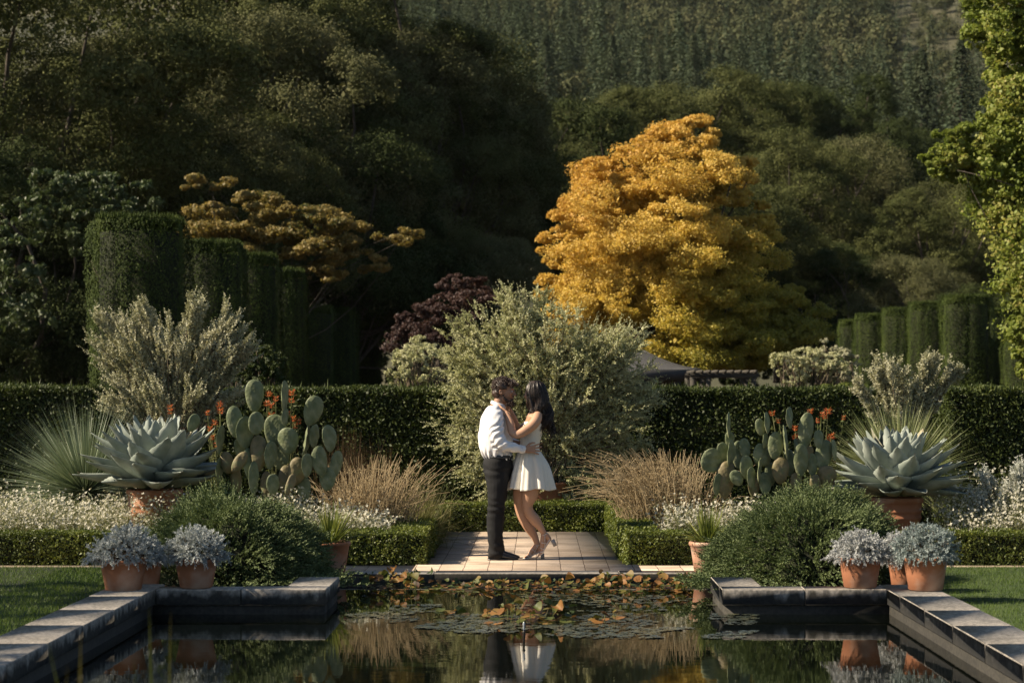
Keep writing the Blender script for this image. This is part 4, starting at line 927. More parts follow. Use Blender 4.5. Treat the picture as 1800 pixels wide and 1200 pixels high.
# ---------- large silvery shrubs
def shrub(label,px,D,targets,seed,mat,stems=60,twl=(0.14,0.30),n_tw=16,nleaf=34,leaf=0.03,wid=0.32,base_z=0.1,name='silver_shrub',up=0.25,pot=None,tag_cat='shrub',tmin=0.3,jit=0.5,lean=0.8,ang=0.85):
    """targets: (px,py,rx,ry,weight) ellipses in the picture at distance D, filled in depth too; stems run from the base to points in them"""
    rng=np.random.default_rng(seed); root=thing(name,label,tag_cat,(XD(px,D),D,0)); s=D/F
    w=np.array([t[4] for t in targets],float); w/=w.sum(); mb=MB(); st=MB()
    A_=[];D_=[];L_=[]
    for i in range(stems):
        t=targets[rng.choice(len(targets),p=w)]; r=rand_dir(1,rng)[0]*rng.uniform(0.3,1)**0.5
        depth=(t[2]*s)*0.9
        T_=np.array([(t[0]-px+r[0]*t[2])*s,r[1]*depth,ZD(t[1],D)-r[2]*0+r[2]*t[3]*s])
        b=np.array([rng.normal(0,0.07),rng.normal(0,0.07),base_z]); pts=curve_pts(b,T_,np.array([T_[0]*-0.12,T_[1]*-0.12,0.10*abs(T_[0])]),8)
        tube(st,pts,np.linspace(0.013,0.003,8),4,cap=False)
        k=n_tw; tt=rng.uniform(tmin,1,k)**0.7; idx=tt*7; i0=np.minimum(idx.astype(int),6); fr=(idx-i0)[:,None]
        A=pts[i0]*(1-fr)+pts[i0+1]*fr; d=unit(pts[i0+1]-pts[i0])
        dd=unit(d*lean+rand_dir(k,rng)*jit+np.array([0,0,up])); A_.append(A);D_.append(dd);L_.append(rng.uniform(*twl,k)*(1.15-0.4*tt))
        A_.append(pts[-2:-1]);D_.append(unit(pts[-1:]-pts[-2:-1]));L_.append(np.array([twl[1]*1.1*(1.7 if pot else 1.0)]))
    A_=np.concatenate(A_);D_=np.concatenate(D_);L_=np.concatenate(L_)
    brush(mb,A_,D_,L_,nleaf,leaf,wid=wid,ang=ang,rng=rng,curve=np.array([0,0,-0.02])+rng.normal(size=A_.shape)*0.02)
    if pot: pot_mesh(*pot).build('pot',m_terra,root,smooth=True)
    mb.build('foliage',mat,root); st.build('branches',m_twig,root)
    return root
shrub('great silvery green shrub rising directly behind the couple',960,24.25,[(860,600,90,60,4),(960,590,90,60,4),(1050,610,80,50,4),(1110,640,50,70,3),(820,700,55,70,3.5),(900,730,80,80,3.5),(1000,700,100,90,4),(1100,740,70,70,3),(840,800,45,60,2),(930,820,70,60,1.5),(1040,830,60,50,1.5),(900,525,30,22,1.3),(955,530,20,20,1.0),(1090,580,30,20,0.8),(785,760,30,30,0.8),(1145,690,25,40,1),(830,640,60,50,3),(790,600,20,40,1),(860,860,40,40,1.2),(1000,860,60,40,1),(1085,690,60,50,2.5),(955,660,110,50,4)],801,m_silver,stems=600,n_tw=20,nleaf=34,leaf=0.034,wid=0.46,base_z=0.5,jit=0.75,lean=0.6,up=0.2,pot=(0.29,0.21,0.55),twl=(0.12,0.26))
shrub('spiky grey brown shrub behind the left agave',305,22.0,[(250,610,55,70,3),(330,610,65,70,3),(395,620,45,50,2),(200,620,35,40,1.2),(300,690,90,45,3),(345,540,15,30,1),(250,560,15,30,1),(400,560,18,25,0.8),(165,600,12,25,.5),(430,620,20,20,.5),(180,560,12,20,.5),(215,700,30,40,1.2),(390,690,40,40,1.5)],802,m_brownshr,stems=280,n_tw=17,nleaf=40,leaf=0.034,wid=0.55,base_z=0.75,up=0.55,jit=0.42,lean=0.9,twl=(0.14,0.34),tmin=0.15,ang=0.95)
shrub('sprawling silver shrub showing over the hedge above the right agave',1590,23.2,[(1640,650,50,14,2),(1560,655,40,22,2),(1585,690,50,25,2),(1545,640,12,10,.6),(1635,630,14,8,.6),(1680,650,18,6,.7),(1512,680,10,14,.5)],803,m_brownshr,stems=52,n_tw=14,nleaf=36,leaf=0.044,wid=0.42,base_z=0.5,up=0.15,jit=0.45,lean=0.8,twl=(0.12,0.26),tmin=0.4,ang=1.0)
# tall woolly white plant at the right edge
shrub('woolly silver white plant with upright spikes at the right edge',1765,19.9,[(1735,840,12,12,1),(1790,835,14,16,1.4),(1760,880,40,25,2.0),(1800,890,25,25,1.5),(1725,890,12,20,1),(1830,850,20,20,1)],804,m_art,stems=34,n_tw=4,nleaf=50,leaf=0.050,wid=0.26,base_z=0.02,up=1.2,jit=0.2,lean=0.8,twl=(0.12,0.25),tmin=0.6,name='woolly_plant',tag_cat='plant',ang=0.95)

# grey bushes farther back, clipped balls
for (lab,nm,px,D,parts,seed,mt,lf,upv) in [
   ('rounded grey green bush above the hedge left of the silvery shrub','grey_bush',735,36,[(735,640,.48,.45,30),(770,660,.4,.3,14),(705,655,.25,.28,10)],811,m_silver,0.055,0.8),
   ('grey bush above the hedge right of the golden tree','grey_bush',1410,46,[(1385,650,.45,.42,20),(1425,645,.5,.5,24),(1460,650,.4,.4,18)],812,m_silver,0.06,0.9),
   ('tall tan tipped grey bush in front of the farthest right columns','grey_bush',1475,47,[(1480,645,.35,.5,16),(1450,640,.25,.6,12)],813,m_brownshr,0.06,1.0),
   ('dark rounded green bush right of the spiky grey brown shrub','green_bush',450,27,[(450,645,.36,.32,34),(430,665,.4,.3,20),(465,680,.36,.3,20)],814,m_yew,0.045,0.3)]:
    rng=np.random.default_rng(seed); root=thing(nm,lab,'bush',(XD(px,D),D,0)); mb=MB(); st=MB(); s=D/F
    tube(st,[(0,0,0),(0,0,ZD(parts[0][1],D))],[0.05,0.02],6)
    for (a,b,rx,rz,n) in parts: crown(mb,st,rng,((a-px)*s,rng.normal(0,.1),ZD(b,D)),(rx,rx,rz),n,7,34,lf,cl_r=(0.25,0.4),up=upv,spread=0.5,aspect=0.35,base=(0,0,0.2))
    crown(mb,None,rng,(0,0,0.8),(0.6,0.6,0.8),26,6,24,lf,cl_r=(0.25,0.4),up=upv,aspect=0.35)
    mb.build('foliage',mt,root); st.build('stems',m_twig,root)
for i,(px,D,r,lab) in enumerate([(1452,43,.20,'leftmost of the three small clipped green balls above the hedge'),(1485,43.4,.22,'middle one of the three small clipped green balls above the hedge'),(1516,44,.2,'rightmost of the three small clipped green balls above the hedge')]):
    rng=np.random.default_rng(820+i); root=thing('clipped_ball',lab,'topiary',(XD(px,D),D,0),group='small clipped balls')
    n=2600; d=rand_dir(n,rng); mb=MB(); leaves(mb,np.array([0,0,1.6])+d*np.array([r*1.5,r*1.5,r*1.25])*rng.uniform(0.95,1.03,n)[:,None],d,0.05,rng,aspect=0.5,spread=0.4)
    mb.build('foliage',m_box,root); st=MB(); tube(st,[(0,0,0),(0,0,1.6)],[0.04,0.03],6); st.build('trunk',m_bark,root)

# ---------- spiky grass trees
def spiky(label,px,py,D,n,L0,L1,seed,mat,w=0.011,droop=0.10,zmin=-0.25):
    rng=np.random.default_rng(seed); zc=ZD(py,D); root=thing('spiky_plant',label,'spiky plant',(XD(px,D),D,0))
    d=rand_dir(n*2,rng); d=d[d[:,2]>zmin][:n]; n=len(d)
    mb=MB(); blades(mb,np.array([0,0,zc])+d*0.04,d,rng.uniform(L0,L1,n),w,droop*(1.2-d[:,2]),seg=3,rng=rng); mb.build('leaves',mat,root)
    st=MB(); tube(st,[(0,0,0),(0,0,zc)],[0.10,0.08],10); st.build('trunk',m_bark,root,smooth=True); return root
spiky('ball of long thin blue green leaves left of the left agave',150,868,21.4,1900,0.7,1.15,831,m_das)
spiky('ball of long thin green leaves behind the right agave',1580,850,21.6,1900,0.65,1.05,832,m_das2)

# ---------- dry stalks and grasses
def stalks(label,name,px,D,n,spread_x,lean_x,h,seed,mat,r=0.004,nod=True,base=0.0,dy=0.25,arch=0.25,cat='dry plant'):
    rng=np.random.default_rng(seed); root=thing(name,label,cat,(XD(px,D),D,base)); mb=MB()
    for i in range(n):
        b=np.array([np.clip(rng.normal(0,spread_x*0.42),-spread_x,spread_x),rng.normal(0,dy*0.5),0]); hh=h*rng.uniform(0.55,1.05); q=b[0]/max(spread_x,0.01)
        t=b+np.array([lean_x*rng.uniform(0.2,1.3)+q*0.30+rng.normal(0,0.17),rng.normal(0,0.12),hh*(1-0.10*abs(q))])
        pts=curve_pts(b,t,np.array([-(t[0]-b[0])*0.20,0,arch*abs(t[0]-b[0])*0.7]),7,rng)
        pts[1:-1]+=rng.normal(size=(5,3))*0.008
        tube(mb,pts,np.linspace(r,r*0.45,7),4,cap=False)
        if nod:
            for k in range(5):
                j=rng.integers(2,6); p=pts[j]; d=rand_dir(1,rng)[0]; d[2]=abs(d[2])*0.6; d=unit(d); e=p+d*rng.uniform(0.03,0.09); tube(mb,[p,(p+e)/2+np.array([0,0,.006]),e],[r*.5,r*.4,r*.3],3,cap=False)
                c=rand_dir(4,rng); cards(mb,np.tile(e,(4,1)),c*0.012,perp(c,rng)*0.004)
    mb.build('stalks',mat,root); return root
stalks('arching clump of dry tan stalks right of the terrace','dry_stalks',1175,20.6,620,0.46,-0.26,1.02,841,m_tan,r=0.0038,arch=0.5)
stalks('upright clump of dry tan stalks left of the couple','dry_stalks',655,20.3,380,0.40,0.02,0.98,842,m_tan,r=0.0038,arch=0.4)
def grass_clump(label,px,D,n,L0,L1,seed,mat,lean=(0,0),spread=0.9,base_r=0.12,w=0.006,bend=0.5):
    rng=np.random.default_rng(seed); root=thing('grass_clump',label,'ornamental grass',(XD(px,D),D,0)); a=rng.uniform(0,2*np.pi,n); th=np.abs(rng.normal(0,spread*0.55,n))
    D_=unit(np.stack([np.cos(a)*np.sin(th)+lean[0],np.sin(a)*np.sin(th)+lean[1],np.cos(th)],1)); P=np.stack([rng.normal(0,base_r,n),rng.normal(0,base_r,n),np.zeros(n)],1)
    mb=MB(); blades(mb,P,D_,rng.uniform(L0,L1,n),w,bend*rng.uniform(0.3,1.1,n)*np.sqrt(D_[:,0]**2+D_[:,1]**2),seg=5,rng=rng); mb.build('leaves',mat,root); return root
grass_clump('russet brown grass clump in front of the dark hedge left of the couple',655,22.0,650,0.7,1.25,851,m_redgr,lean=(-0.05,0),spread=0.6,bend=0.35)
grass_clump('olive and tan fountain grass left of the couple, beside the dry stalks',725,21.0,950,0.5,0.95,852,m_olgr,lean=(0.18,-.1),spread=1.1,bend=0.75)
grass_clump('dark russet grass clump behind the dry stalks at the right',1160,22.6,700,0.6,1.05,853,m_redgr,lean=(0.1,0),spread=0.7,bend=0.4)
grass_clump('thin russet grass behind the left cactus',600,22.6,350,0.9,1.35,854,m_redgr,spread=0.25,bend=0.2)

# ---------- flowers
def flower_mass(label,xa,xb,ya,yb,n,h0,h1,seed,white=True,slope=0.0):
    rng=np.random.default_rng(seed); mb=MB()
    x=rng.uniform(xa,xb,n); y=rng.uniform(ya,yb,n); hh=rng.uniform(h0,h1,n)*(1+0.22*snoise(np.stack([x,y,y*0],1),3.0,seed,2))+slope*(y-ya)
    P=np.stack([x,y,np.zeros(n)],1); D=unit(np.stack([rng.normal(0,.22,n),rng.normal(0,.22,n)-0.05,np.ones(n)],1))
    blades(mb,P,D,hh,0.004,0.05,seg=2,rng=rng,m=1)
    # foliage
    brush(mb,P,D,hh*0.92,16,0.030,wid=0.22,ang=0.7,rng=rng,m=1,taper=0.3)
    # blossoms
    for k in range(7):
        t=rng.uniform(0.55,1.02,n)[:,None]; C=P+D*hh[:,None]*t+rng.normal(size=(n,3))*0.02
        keep=rng.uniform(size=n)<0.45; C=C[keep]; N=unit(rng.normal(size=C.shape)+np.array([0,-0.6,0.8])); u=perp(N,rng); v=np.cross(N,u)
        s=rng.uniform(0.008,0.0135,len(C))[:,None]
        for q in range(4):
            d=u*math.cos(q*1.571)+v*math.sin(q*1.571); ww=-u*math.sin(q*1.571)+v*math.cos(q*1.571); cards(mb,C,unit(d+N*0.25)*s*1.5,ww*s*0.5,0)
    return tag(mb.build('white_flowers',[m_white,m_fgreen]),label,'flowers',kind='stuff')
flower_mass('white flowers massed behind the low hedge at the left edge',-6.3,-3.5,19.3,20.6,2500,0.38,0.64,861,slope=0.07)
flower_mass('white flowers between the left cactus and the terrace hedge',-2.75,-1.5,19.35,19.9,1500,0.36,0.62,862)
flower_mass('white flowers behind the potted strap leaved plant at the right',1.25,2.35,19.3,19.6,900,0.36,0.66,863)
flower_mass('white flowers massed at the right edge behind the low hedge',4.0,6.2,19.3,20.4,2300,0.40,0.72,864,slope=0.08)
def orange_plant(label,px,D,heads,seed,mat=m_orange):
    rng=np.random.default_rng(seed); root=thing('orange_flower',label,'flowering plant',(XD(px,D),D,0)); s=D/F; fb=MB(); sb=MB()
    for (hx,hy,r) in heads:
        sb=MB(); H=np.array([(hx-px)*s,rng.normal(0,0.08),ZD(hy,D)]); b=np.array([H[0]*0.5,0,0.0]); pts=curve_pts(b,H+np.array([0,0,0.03]),(0,0,0.02),6); tube(sb,pts,0.004,4,cap=False)
        A=b+(H-b)*np.linspace(0.3,0.93,14)[:,None]; brush(sb,A,unit(rand_dir(14,rng)*np.array([1,1,.3])+np.array([0,0,.3])),rng.uniform(.03,.07,14),5,0.05,wid=0.22,ang=0.5,rng=rng)
        fb=MB()
        for lv in range(2):
            n=22; a=rng.uniform(0,2*np.pi,n); d=unit(np.stack([np.cos(a),np.sin(a),rng.uniform(-0.1,0.9,n)],1)); C=H+np.array([0,0,-lv*0.03])
            blades(fb,C+d*0.008,d,r*s*rng.uniform(0.4,0.85,n),0.007,-0.25,seg=3,rng=rng,taper=0.6)
        so_=sb.build('stem',m_fgreen,root); fb.build('flower_head',mat,so_)
    return root
orange_plant('orange flowering plant left of the tallest cactus pad, behind the left agave',395,21.2,[(385,710,9),(388,722,9),(296,716,9),(375,742,8),(372,752,8),(372,768,8),(382,780,6),(360,725,6),(302,722,6)],871)
orange_plant('orange flowering plant between the pads of the left cactus',485,21.2,[(470,692,9),(478,712,9),(486,700,7),(514,690,10),(512,703,8),(518,735,8),(520,747,7),(505,725,7),(476,728,8),(468,708,8),(525,740,6)],872)
orange_plant('orange flowering plant behind the right cactus',1425,21.2,[(1358,726,7),(1370,739,6),(1424,722,8),(1442,727,7),(1456,722,9),(1450,731,8),(1465,766,9),(1458,770,8),(1397,752,8),(1399,767,9),(1485,733,5),(1438,738,6)],873)

# ---------- water lilies
m_lily=leaf_mat('lily_leaf',[(0.025,0.04,0.015),(0.04,0.06,0.018),(0.10,0.11,0.025),(0.27,0.13,0.04),(0.06,0.03,0.015),(0.025,0.04,0.012)],trans=0.2,nscale=2.0,rough=0.55,spec=0.3)
m_pad2=leaf_mat('floating_leaf',[(0.03,0.04,0.035),(0.06,0.07,0.05),(0.12,0.11,0.055)],trans=0.0,nscale=2.0,rough=0.25,spec=0.6)
def lily_leaf(mb,c,r,rng,tilt,curl,m=0):
    seg=12; a=np.linspace(0.25,2*np.pi-0.25,seg); z=rng.uniform(0,6.28)
    N=unit(np.array([rng.normal(0,tilt),rng.normal(0,tilt)-tilt*0.5,1.0])); u=unit(np.cross(N,[math.cos(z),math.sin(z),0.1])); v=np.cross(N,u)
    V=[c]
    for rr in (0.55,1.0):
        for k in range(seg):
            x=math.cos(a[k])*r*rr; y=math.sin(a[k])*r*rr; hgt=curl*r*(rr**2)*(0.5+0.5*math.sin(a[k]*2+z))+0.05*r*math.sin(a[k]*5+z)*rr
            V.append(c+u*x+v*y+N*hgt)
    T=[[0,1+k,2+k] for k in range(seg-1)]; Q=[[1+k,1+seg+k,2+seg+k,2+k] for k in range(seg-1)]
    mb.add(V,Q=Q,T=T,m=m)
LGp='water lily clumps on the pool'
for i,(x0,x1,y0,y1,n,hmax,lab) in enumerate([
   (640,760,16.9,17.6,90,0.14,'water lily clump with upright orange leaves at the left end along the far kerb'),
   (760,900,17.0,17.6,100,0.05,'dark water lily clump below the man along the far kerb'),
   (900,1050,17.0,17.6,110,0.07,'water lily clump with bright green and orange leaves below the woman'),
   (1050,1215,16.9,17.6,150,0.13,'water lily clump with many curled orange leaves at the right end of the kerb'),
   (845,1010,14.5,15.2,70,0.13,'water lily clump of raised dark green leaves behind the fountain jet'),
   (1040,1090,14.5,14.9,9,0.11,'small water lily with curled orange and green leaves right of the fountain jet'),
   (770,820,15.0,15.4,7,0.04,'few orange floating lily leaves left of the fountain jet')]):
    rng=np.random.default_rng(900+i); cx=(x0+x1)/2; cy=(y0+y1)/2; X0,X1=XD(x0,cy),XD(x1,cy); root=thing('water_lily',lab,'water lily',((X0+X1)/2,cy,WZ),group=LGp)
    mb=MB(); st=MB()
    for k in range(n):
        up_=rng.uniform(0,1)**2.2*hmax*0.9; c=np.array([rng.uniform(X0,X1)-(X0+X1)/2,rng.uniform(y0,y1)-cy,0.006+up_]); r=rng.uniform(0.020,0.048)
        lily_leaf(mb,c,r,rng,0.10+up_*4,rng.uniform(0.1,1.3)*(1 if up_>0.02 else 0.1))
        if up_>0.02 and k%3==0: tube(st,[c*np.array([1,1,0])+np.array([rng.normal(0,.02),0,-0.03]),c],0.003,4,cap=False)
    mb.merge(st,m=1); mb.build('leaves',[m_lily,m_fgreen],root,smooth=True)
rng=np.random.default_rng(950); mb=MB()
def patch(px0,px1,py0,py1,n):
    for k in range(n):
        px=rng.uniform(px0,px1); py=rng.uniform(py0,py1); D=(CAMZ-WZ)*F/(py-695); e=abs((px-(px0+px1)/2)/((px1-px0)/2))
        if snoise(np.array([[px*0.012,D*2.2,0]]),1.5,4,2)[0]<-0.15+e*0.3: continue
        lily_leaf(mb,np.array([XD(px,D),D,WZ+0.004+rng.uniform(0,0.003)]),rng.uniform(0.008,0.032),rng,0.01,0.02)
patch(690,1000,1080,1112,900); patch(960,1330,1078,1122,1400); patch(600,800,1058,1085,400); patch(900,1330,1045,1075,600); patch(660,760,1098,1116,300)
tag(mb.build('floating_weed',m_pad2),'grey green weed and small leaves floating in patches on the pool','water weed',kind='stuff')
# fountain nozzle
m_pipe=surf_mat('bronze_pipe',(0.04,0.035,0.03),(0.09,0.08,0.07),scale=20,bump=0,rough=0.4,metal=0.6)
mj,nt,out=new_mat('water_jet'); b=nd(nt,'ShaderNodeBsdfPrincipled',Roughness=0.05); b.inputs['Base Color'].default_value=(0.8,0.85,0.9,1); b.inputs['Transmission Weight'].default_value=0.6; nt.links.new(b.outputs[0],out.inputs[0])
D=13.55; root=thing('fountain_jet','small thin fountain nozzle with a low bubble of water in the pool','fountain',(XD(921,D),D,WZ))
mb=MB(); tube(mb,[(0,0,-0.3),(0,0,0.05),(0,0,0.06),(0,0,0.075)],[0.008,0.008,0.011,0.007],10); mb.build('nozzle',m_pipe,root,smooth=True)
mb=MB(); lathe(mb,[(0.0,0.072),(0.005,0.078),(0.008,0.092),(0.007,0.105),(0.009,0.115),(0.006,0.128),(0.0,0.134)],14); mb.build('water_jet',mj,root,smooth=True)
# reeds close to the camera
m_reed=leaf_mat('reed_leaf',[(0.12,0.15,0.03),(0.20,0.20,0.04),(0.38,0.22,0.05)],trans=0.3,nscale=2)
for (lab,items,D) in [('out of focus reed blades rising at the lower left corner',[(82,1103,-0.25,0.014),(142,1092,0.02,0.02),(120,1150,0.1,0.012)],5.6),('out of focus tall reed blades left of the pool middle',[(262,1052,-0.03,0.016),(300,1060,0.02,0.012),(322,1150,0.05,0.014),(235,1140,-0.05,0.010)],6.4)]:
    px0=items[0][0]; root=thing('reed',lab,'reeds',(XD(px0,D),D,WZ)); mb=MB(); P=[];Dd=[];Ln=[];Wd=[];B=[]
    for (px,py,ln,w) in items:
        top=np.array([XD(px,D)-XD(px0,D),0,ZD(py,D)-WZ]); b=np.array([top[0]-ln*0.9,0,-0.05]); d=top-b; P.append(b);Dd.append(unit(d));Ln.append(np.linalg.norm(d));Wd.append(w*1.7)
    flat=np.tile([1.0,0.3,0],(len(P),1)); blades(mb,np.array(P),np.array(Dd),np.array(Ln),np.array(Wd),0.02,seg=6,flat=flat,rng=np.random.default_rng(3)); mb.build('leaves',m_reed,root)

# ================================================================= canopy and pergola far behind
m_canvas=surf_mat('grey_canvas',(0.045,0.044,0.045),(0.075,0.073,0.072),scale=2,bump=0.1,rough=0.9)
m_postw=surf_mat('grey_timber',(0.04,0.036,0.03),(0.085,0.075,0.06),scale=6,bump=0.3,rough=0.9,stretch=(1,1,6))
D=46; s=D/F; root=thing('garden_canopy','grey fabric canopy roof beside the golden tree, above the hedge','canopy',(XD(1105,D),D,0))
zt=ZD(617,D); ze=ZD(650,D); hx=118*s; mb=MB(); ns=9
for k in range(ns):
    pass
t=np.linspace(0,1,ns); prof=[( (25*s)+(hx-25*s)*u, zt-(zt-ze)*(1-(1-u)**1.7)) for u in t]
rings=[]
for (r,z) in prof:
    ry=r*0.8; rings.append([(-r,-ry,z),(0,-ry,z-0.03*(r/hx)),(r,-ry,z),(r,0,z-0.03*(r/hx)),(r,ry,z),(0,ry,z-0.03*(r/hx)),(-r,ry,z),(-r,0,z-0.03*(r/hx))])
V=np.array(rings).reshape(-1,3); Q=[]
for k in range(ns-1):
    for j in range(8): Q.append([k*8+j,(k+1)*8+j,(k+1)*8+(j+1)%8,k*8+(j+1)%8])
mb.add(V,Q=Q); mb.add(np.array(rings[0]),Q=[[0,1,3,7],[1,2,3,3+0]] if False else [[0,1,2,3],[0,3,4,7],[4,5,6,7]])
for (a,b_) in ((-1,-1),(1,-1),(-1,1),(1,1)): tube(mb,[(a*r*1.0,b_*r*0.8,z+0.012) for (r,z) in prof],0.014,5)
mb.build('roof',m_canvas,root)
mb=MB(); r=hx
for (xa,xb,ya,yb) in ((-r,r,-r*.8-.01,-r*.8+.01),(-r,r,r*.8-.01,r*.8+.01),(-r-.01,-r+.01,-r*.8+.012,r*.8-.012),(r-.01,r+.01,-r*.8+.012,r*.8-.012)): box(mb,xa,xb,ya,yb,ze-0.25,ze-0.005)
mb.build('valance',m_canvas,root)
for (a,b_) in ((-1,-1),(1,-1),(-1,1),(1,1)):
    mb=MB(); tube(mb,[(a*(r-.1),b_*(r*.8-.1),0),(a*(r-.1),b_*(r*.8-.1),ze-.02)],0.04,8); mb.build('post',m_postw,root,smooth=True)
D=43; s=D/F; root=thing('wooden_pergola','low dark timber beam frame under the golden tree, above the hedge','pergola',(XD(1275,D),D,0))
z1_=ZD(655,D); mb=MB(); xa,xb=-62*s,58*s; box(mb,xa,xb,-0.06,0.06,z1_-0.10,z1_,bev=0.01); box(mb,xa,xb,1.44,1.56,z1_-0.10,z1_,bev=0.01)
for k in range(9): x=xa+0.05+(xb-xa-0.15)*k/8; box(mb,x,x+0.06,-0.2,1.7,z1_+0.002,z1_+0.06)
mb.build('beam',m_postw,root)
for px in (1212,1245,1325):
    for yy in (0,1.5):
        mb=MB(); x=(px-1275)*s; x=min(max(x,xa+0.05),xb-0.05); box(mb,x-0.05,x+0.05,yy-0.05,yy+0.05,0,z1_-0.102); mb.build('post',m_postw,root)
# ================================================================= the couple
PY = 19.5
def h(cx,cy,dy=0.0): return np.array([(cx/3.158-100)/179.5, dy, (342.5-cy/3.158)/179.5])
PXM = 0.001764
def ell(mb,c,r,rot=(0,0,0),seg=20,rings=12):
    th=np.linspace(0,np.pi,rings+1)[1:-1]; a=np.linspace(0,2*np.pi,seg,endpoint=False)
    V=[(0,0,1)]+[(math.sin(t)*math.cos(b),math.sin(t)*math.sin(b),math.cos(t)) for t in th for b in a]+[(0,0,-1)]
    V=np.array(V)*np.array(r); M=np.array(Matrix.Rotation(rot[2],3,'Z')@Matrix.Rotation(rot[1],3,'Y')@Matrix.Rotation(rot[0],3,'X'))
    V=V@M.T+np.array(c); T=[];Q=[]; n=len(th)
    for j in range(seg):
        k=(j+1)%seg; T.append([0,1+j,1+k]); b=1+(n-1)*seg; T.append([b+j,b*0+1+n*seg,b+k])
        for i in range(n-1): Q.append([1+i*seg+j,1+(i+1)*seg+j,1+(i+1)*seg+k,1+i*seg+k])
    mb.add(V,Q=Q,T=T)
def limb(mb,pts,a,b=None,sides=20,caps=True):
    """closed loft; a = half width in the picture plane, b = half width in depth"""
    pts=np.asarray(pts,float); n=len(pts); a=np.broadcast_to(np.asarray(a,float),n); b=a if b is None else np.broadcast_to(np.asarray(b,float),n)
    # resample smoothly
    t=np.concatenate([[0],np.cumsum(np.linalg.norm(np.diff(pts,axis=0),axis=1))]); m=max(6,(n-1)*5); ts=np.linspace(0,t[-1],m)
    def cr(y):
        y=np.asarray(y,float); g=np.gradient(y,t,axis=0); out=[]
        for s in ts:
            i=min(max(np.searchsorted(t,s)-1,0),n-2); H_=t[i+1]-t[i]; u=(s-t[i])/H_
            out.append((2*u**3-3*u**2+1)*y[i]+(u**3-2*u**2+u)*H_*g[i]+(-2*u**3+3*u**2)*y[i+1]+(u**3-u**2)*H_*g[i+1])
        return np.array(out)
    P=cr(pts); A=cr(a); B=cr(b); T=unit(np.gradient(P,axis=0)); ang=np.linspace(0,2*np.pi,sides,endpoint=False); V=[]
    for k in range(m):
        ey=np.array([0,1.0,0]); ey=ey-T[k]*np.dot(ey,T[k]); 
        if np.linalg.norm(ey)<0.3: ey=np.array([0,0,1.0])-T[k]*T[k][2]
        ey=unit(ey); ex=np.cross(ey,T[k]); V.append(P[k]+np.cos(ang)[:,None]*ex*A[k]+np.sin(ang)[:,None]*ey*B[k])
    V=np.concatenate(V); j=np.arange(sides); Q=[np.stack([k*sides+j,k*sides+(j+1)%sides,(k+1)*sides+(j+1)%sides,(k+1)*sides+j],1) for k in range(m-1)]
    V=np.concatenate([V,P[:1],P[-1:]]); c0=m*sides
    Tt=np.concatenate([np.stack([np.full(sides,c0),(j+1)%sides,j],1),np.stack([np.full(sides,c0+1),(m-1)*sides+j,(m-1)*sides+(j+1)%sides],1)])
    mb.add(V,Q=np.concatenate(Q),T=Tt)
    if caps:
        for k in (0,-1): r=min(A[k],B[k]); ell(mb,P[k],(A[k]*0.98,B[k]*0.98,r*0.98) if abs(T[k][2])>0.7 else (r,B[k],A[k]))
def fuse(mb,name,mat,parent,voxel=0.006,smooth=3,deform=None):
    """join overlapping closed pieces into one continuous skin"""
    me=mb.mesh(name+'_src',mat); o=bpy.data.objects.new(name+'_src',me); COL.objects.link(o)
    m=o.modifiers.new('r','REMESH'); m.mode='VOXEL'; m.voxel_size=voxel; m.adaptivity=0
    if smooth: s=o.modifiers.new('s','SMOOTH'); s.factor=0.5; s.iterations=smooth
    dg=bpy.context.evaluated_depsgraph_get(); dg.update(); ev=o.evaluated_get(dg); me2=bpy.data.meshes.new_from_object(ev,depsgraph=dg)
    bpy.data.objects.remove(o); bpy.data.meshes.remove(me)
    if deform is not None:
        V=np.zeros(len(me2.vertices)*3,np.float32); me2.vertices.foreach_get('co',V); V=V.reshape(-1,3)
        Nn=np.zeros(len(me2.vertices)*3,np.float32); me2.vertices.foreach_get('normal',Nn); Nn=Nn.reshape(-1,3)
        V=V+Nn*deform(V)[:,None]; me2.vertices.foreach_set('co',V.astype(np.float32).ravel())
    me2.polygons.foreach_set('use_smooth',np.ones(len(me2.polygons),bool)); me2.name=name; me2.update()
    me2.materials.clear(); me2.materials.append(mat)
    r=bpy.data.objects.new(name,me2); COL.objects.link(r); r.parent=parent; return r
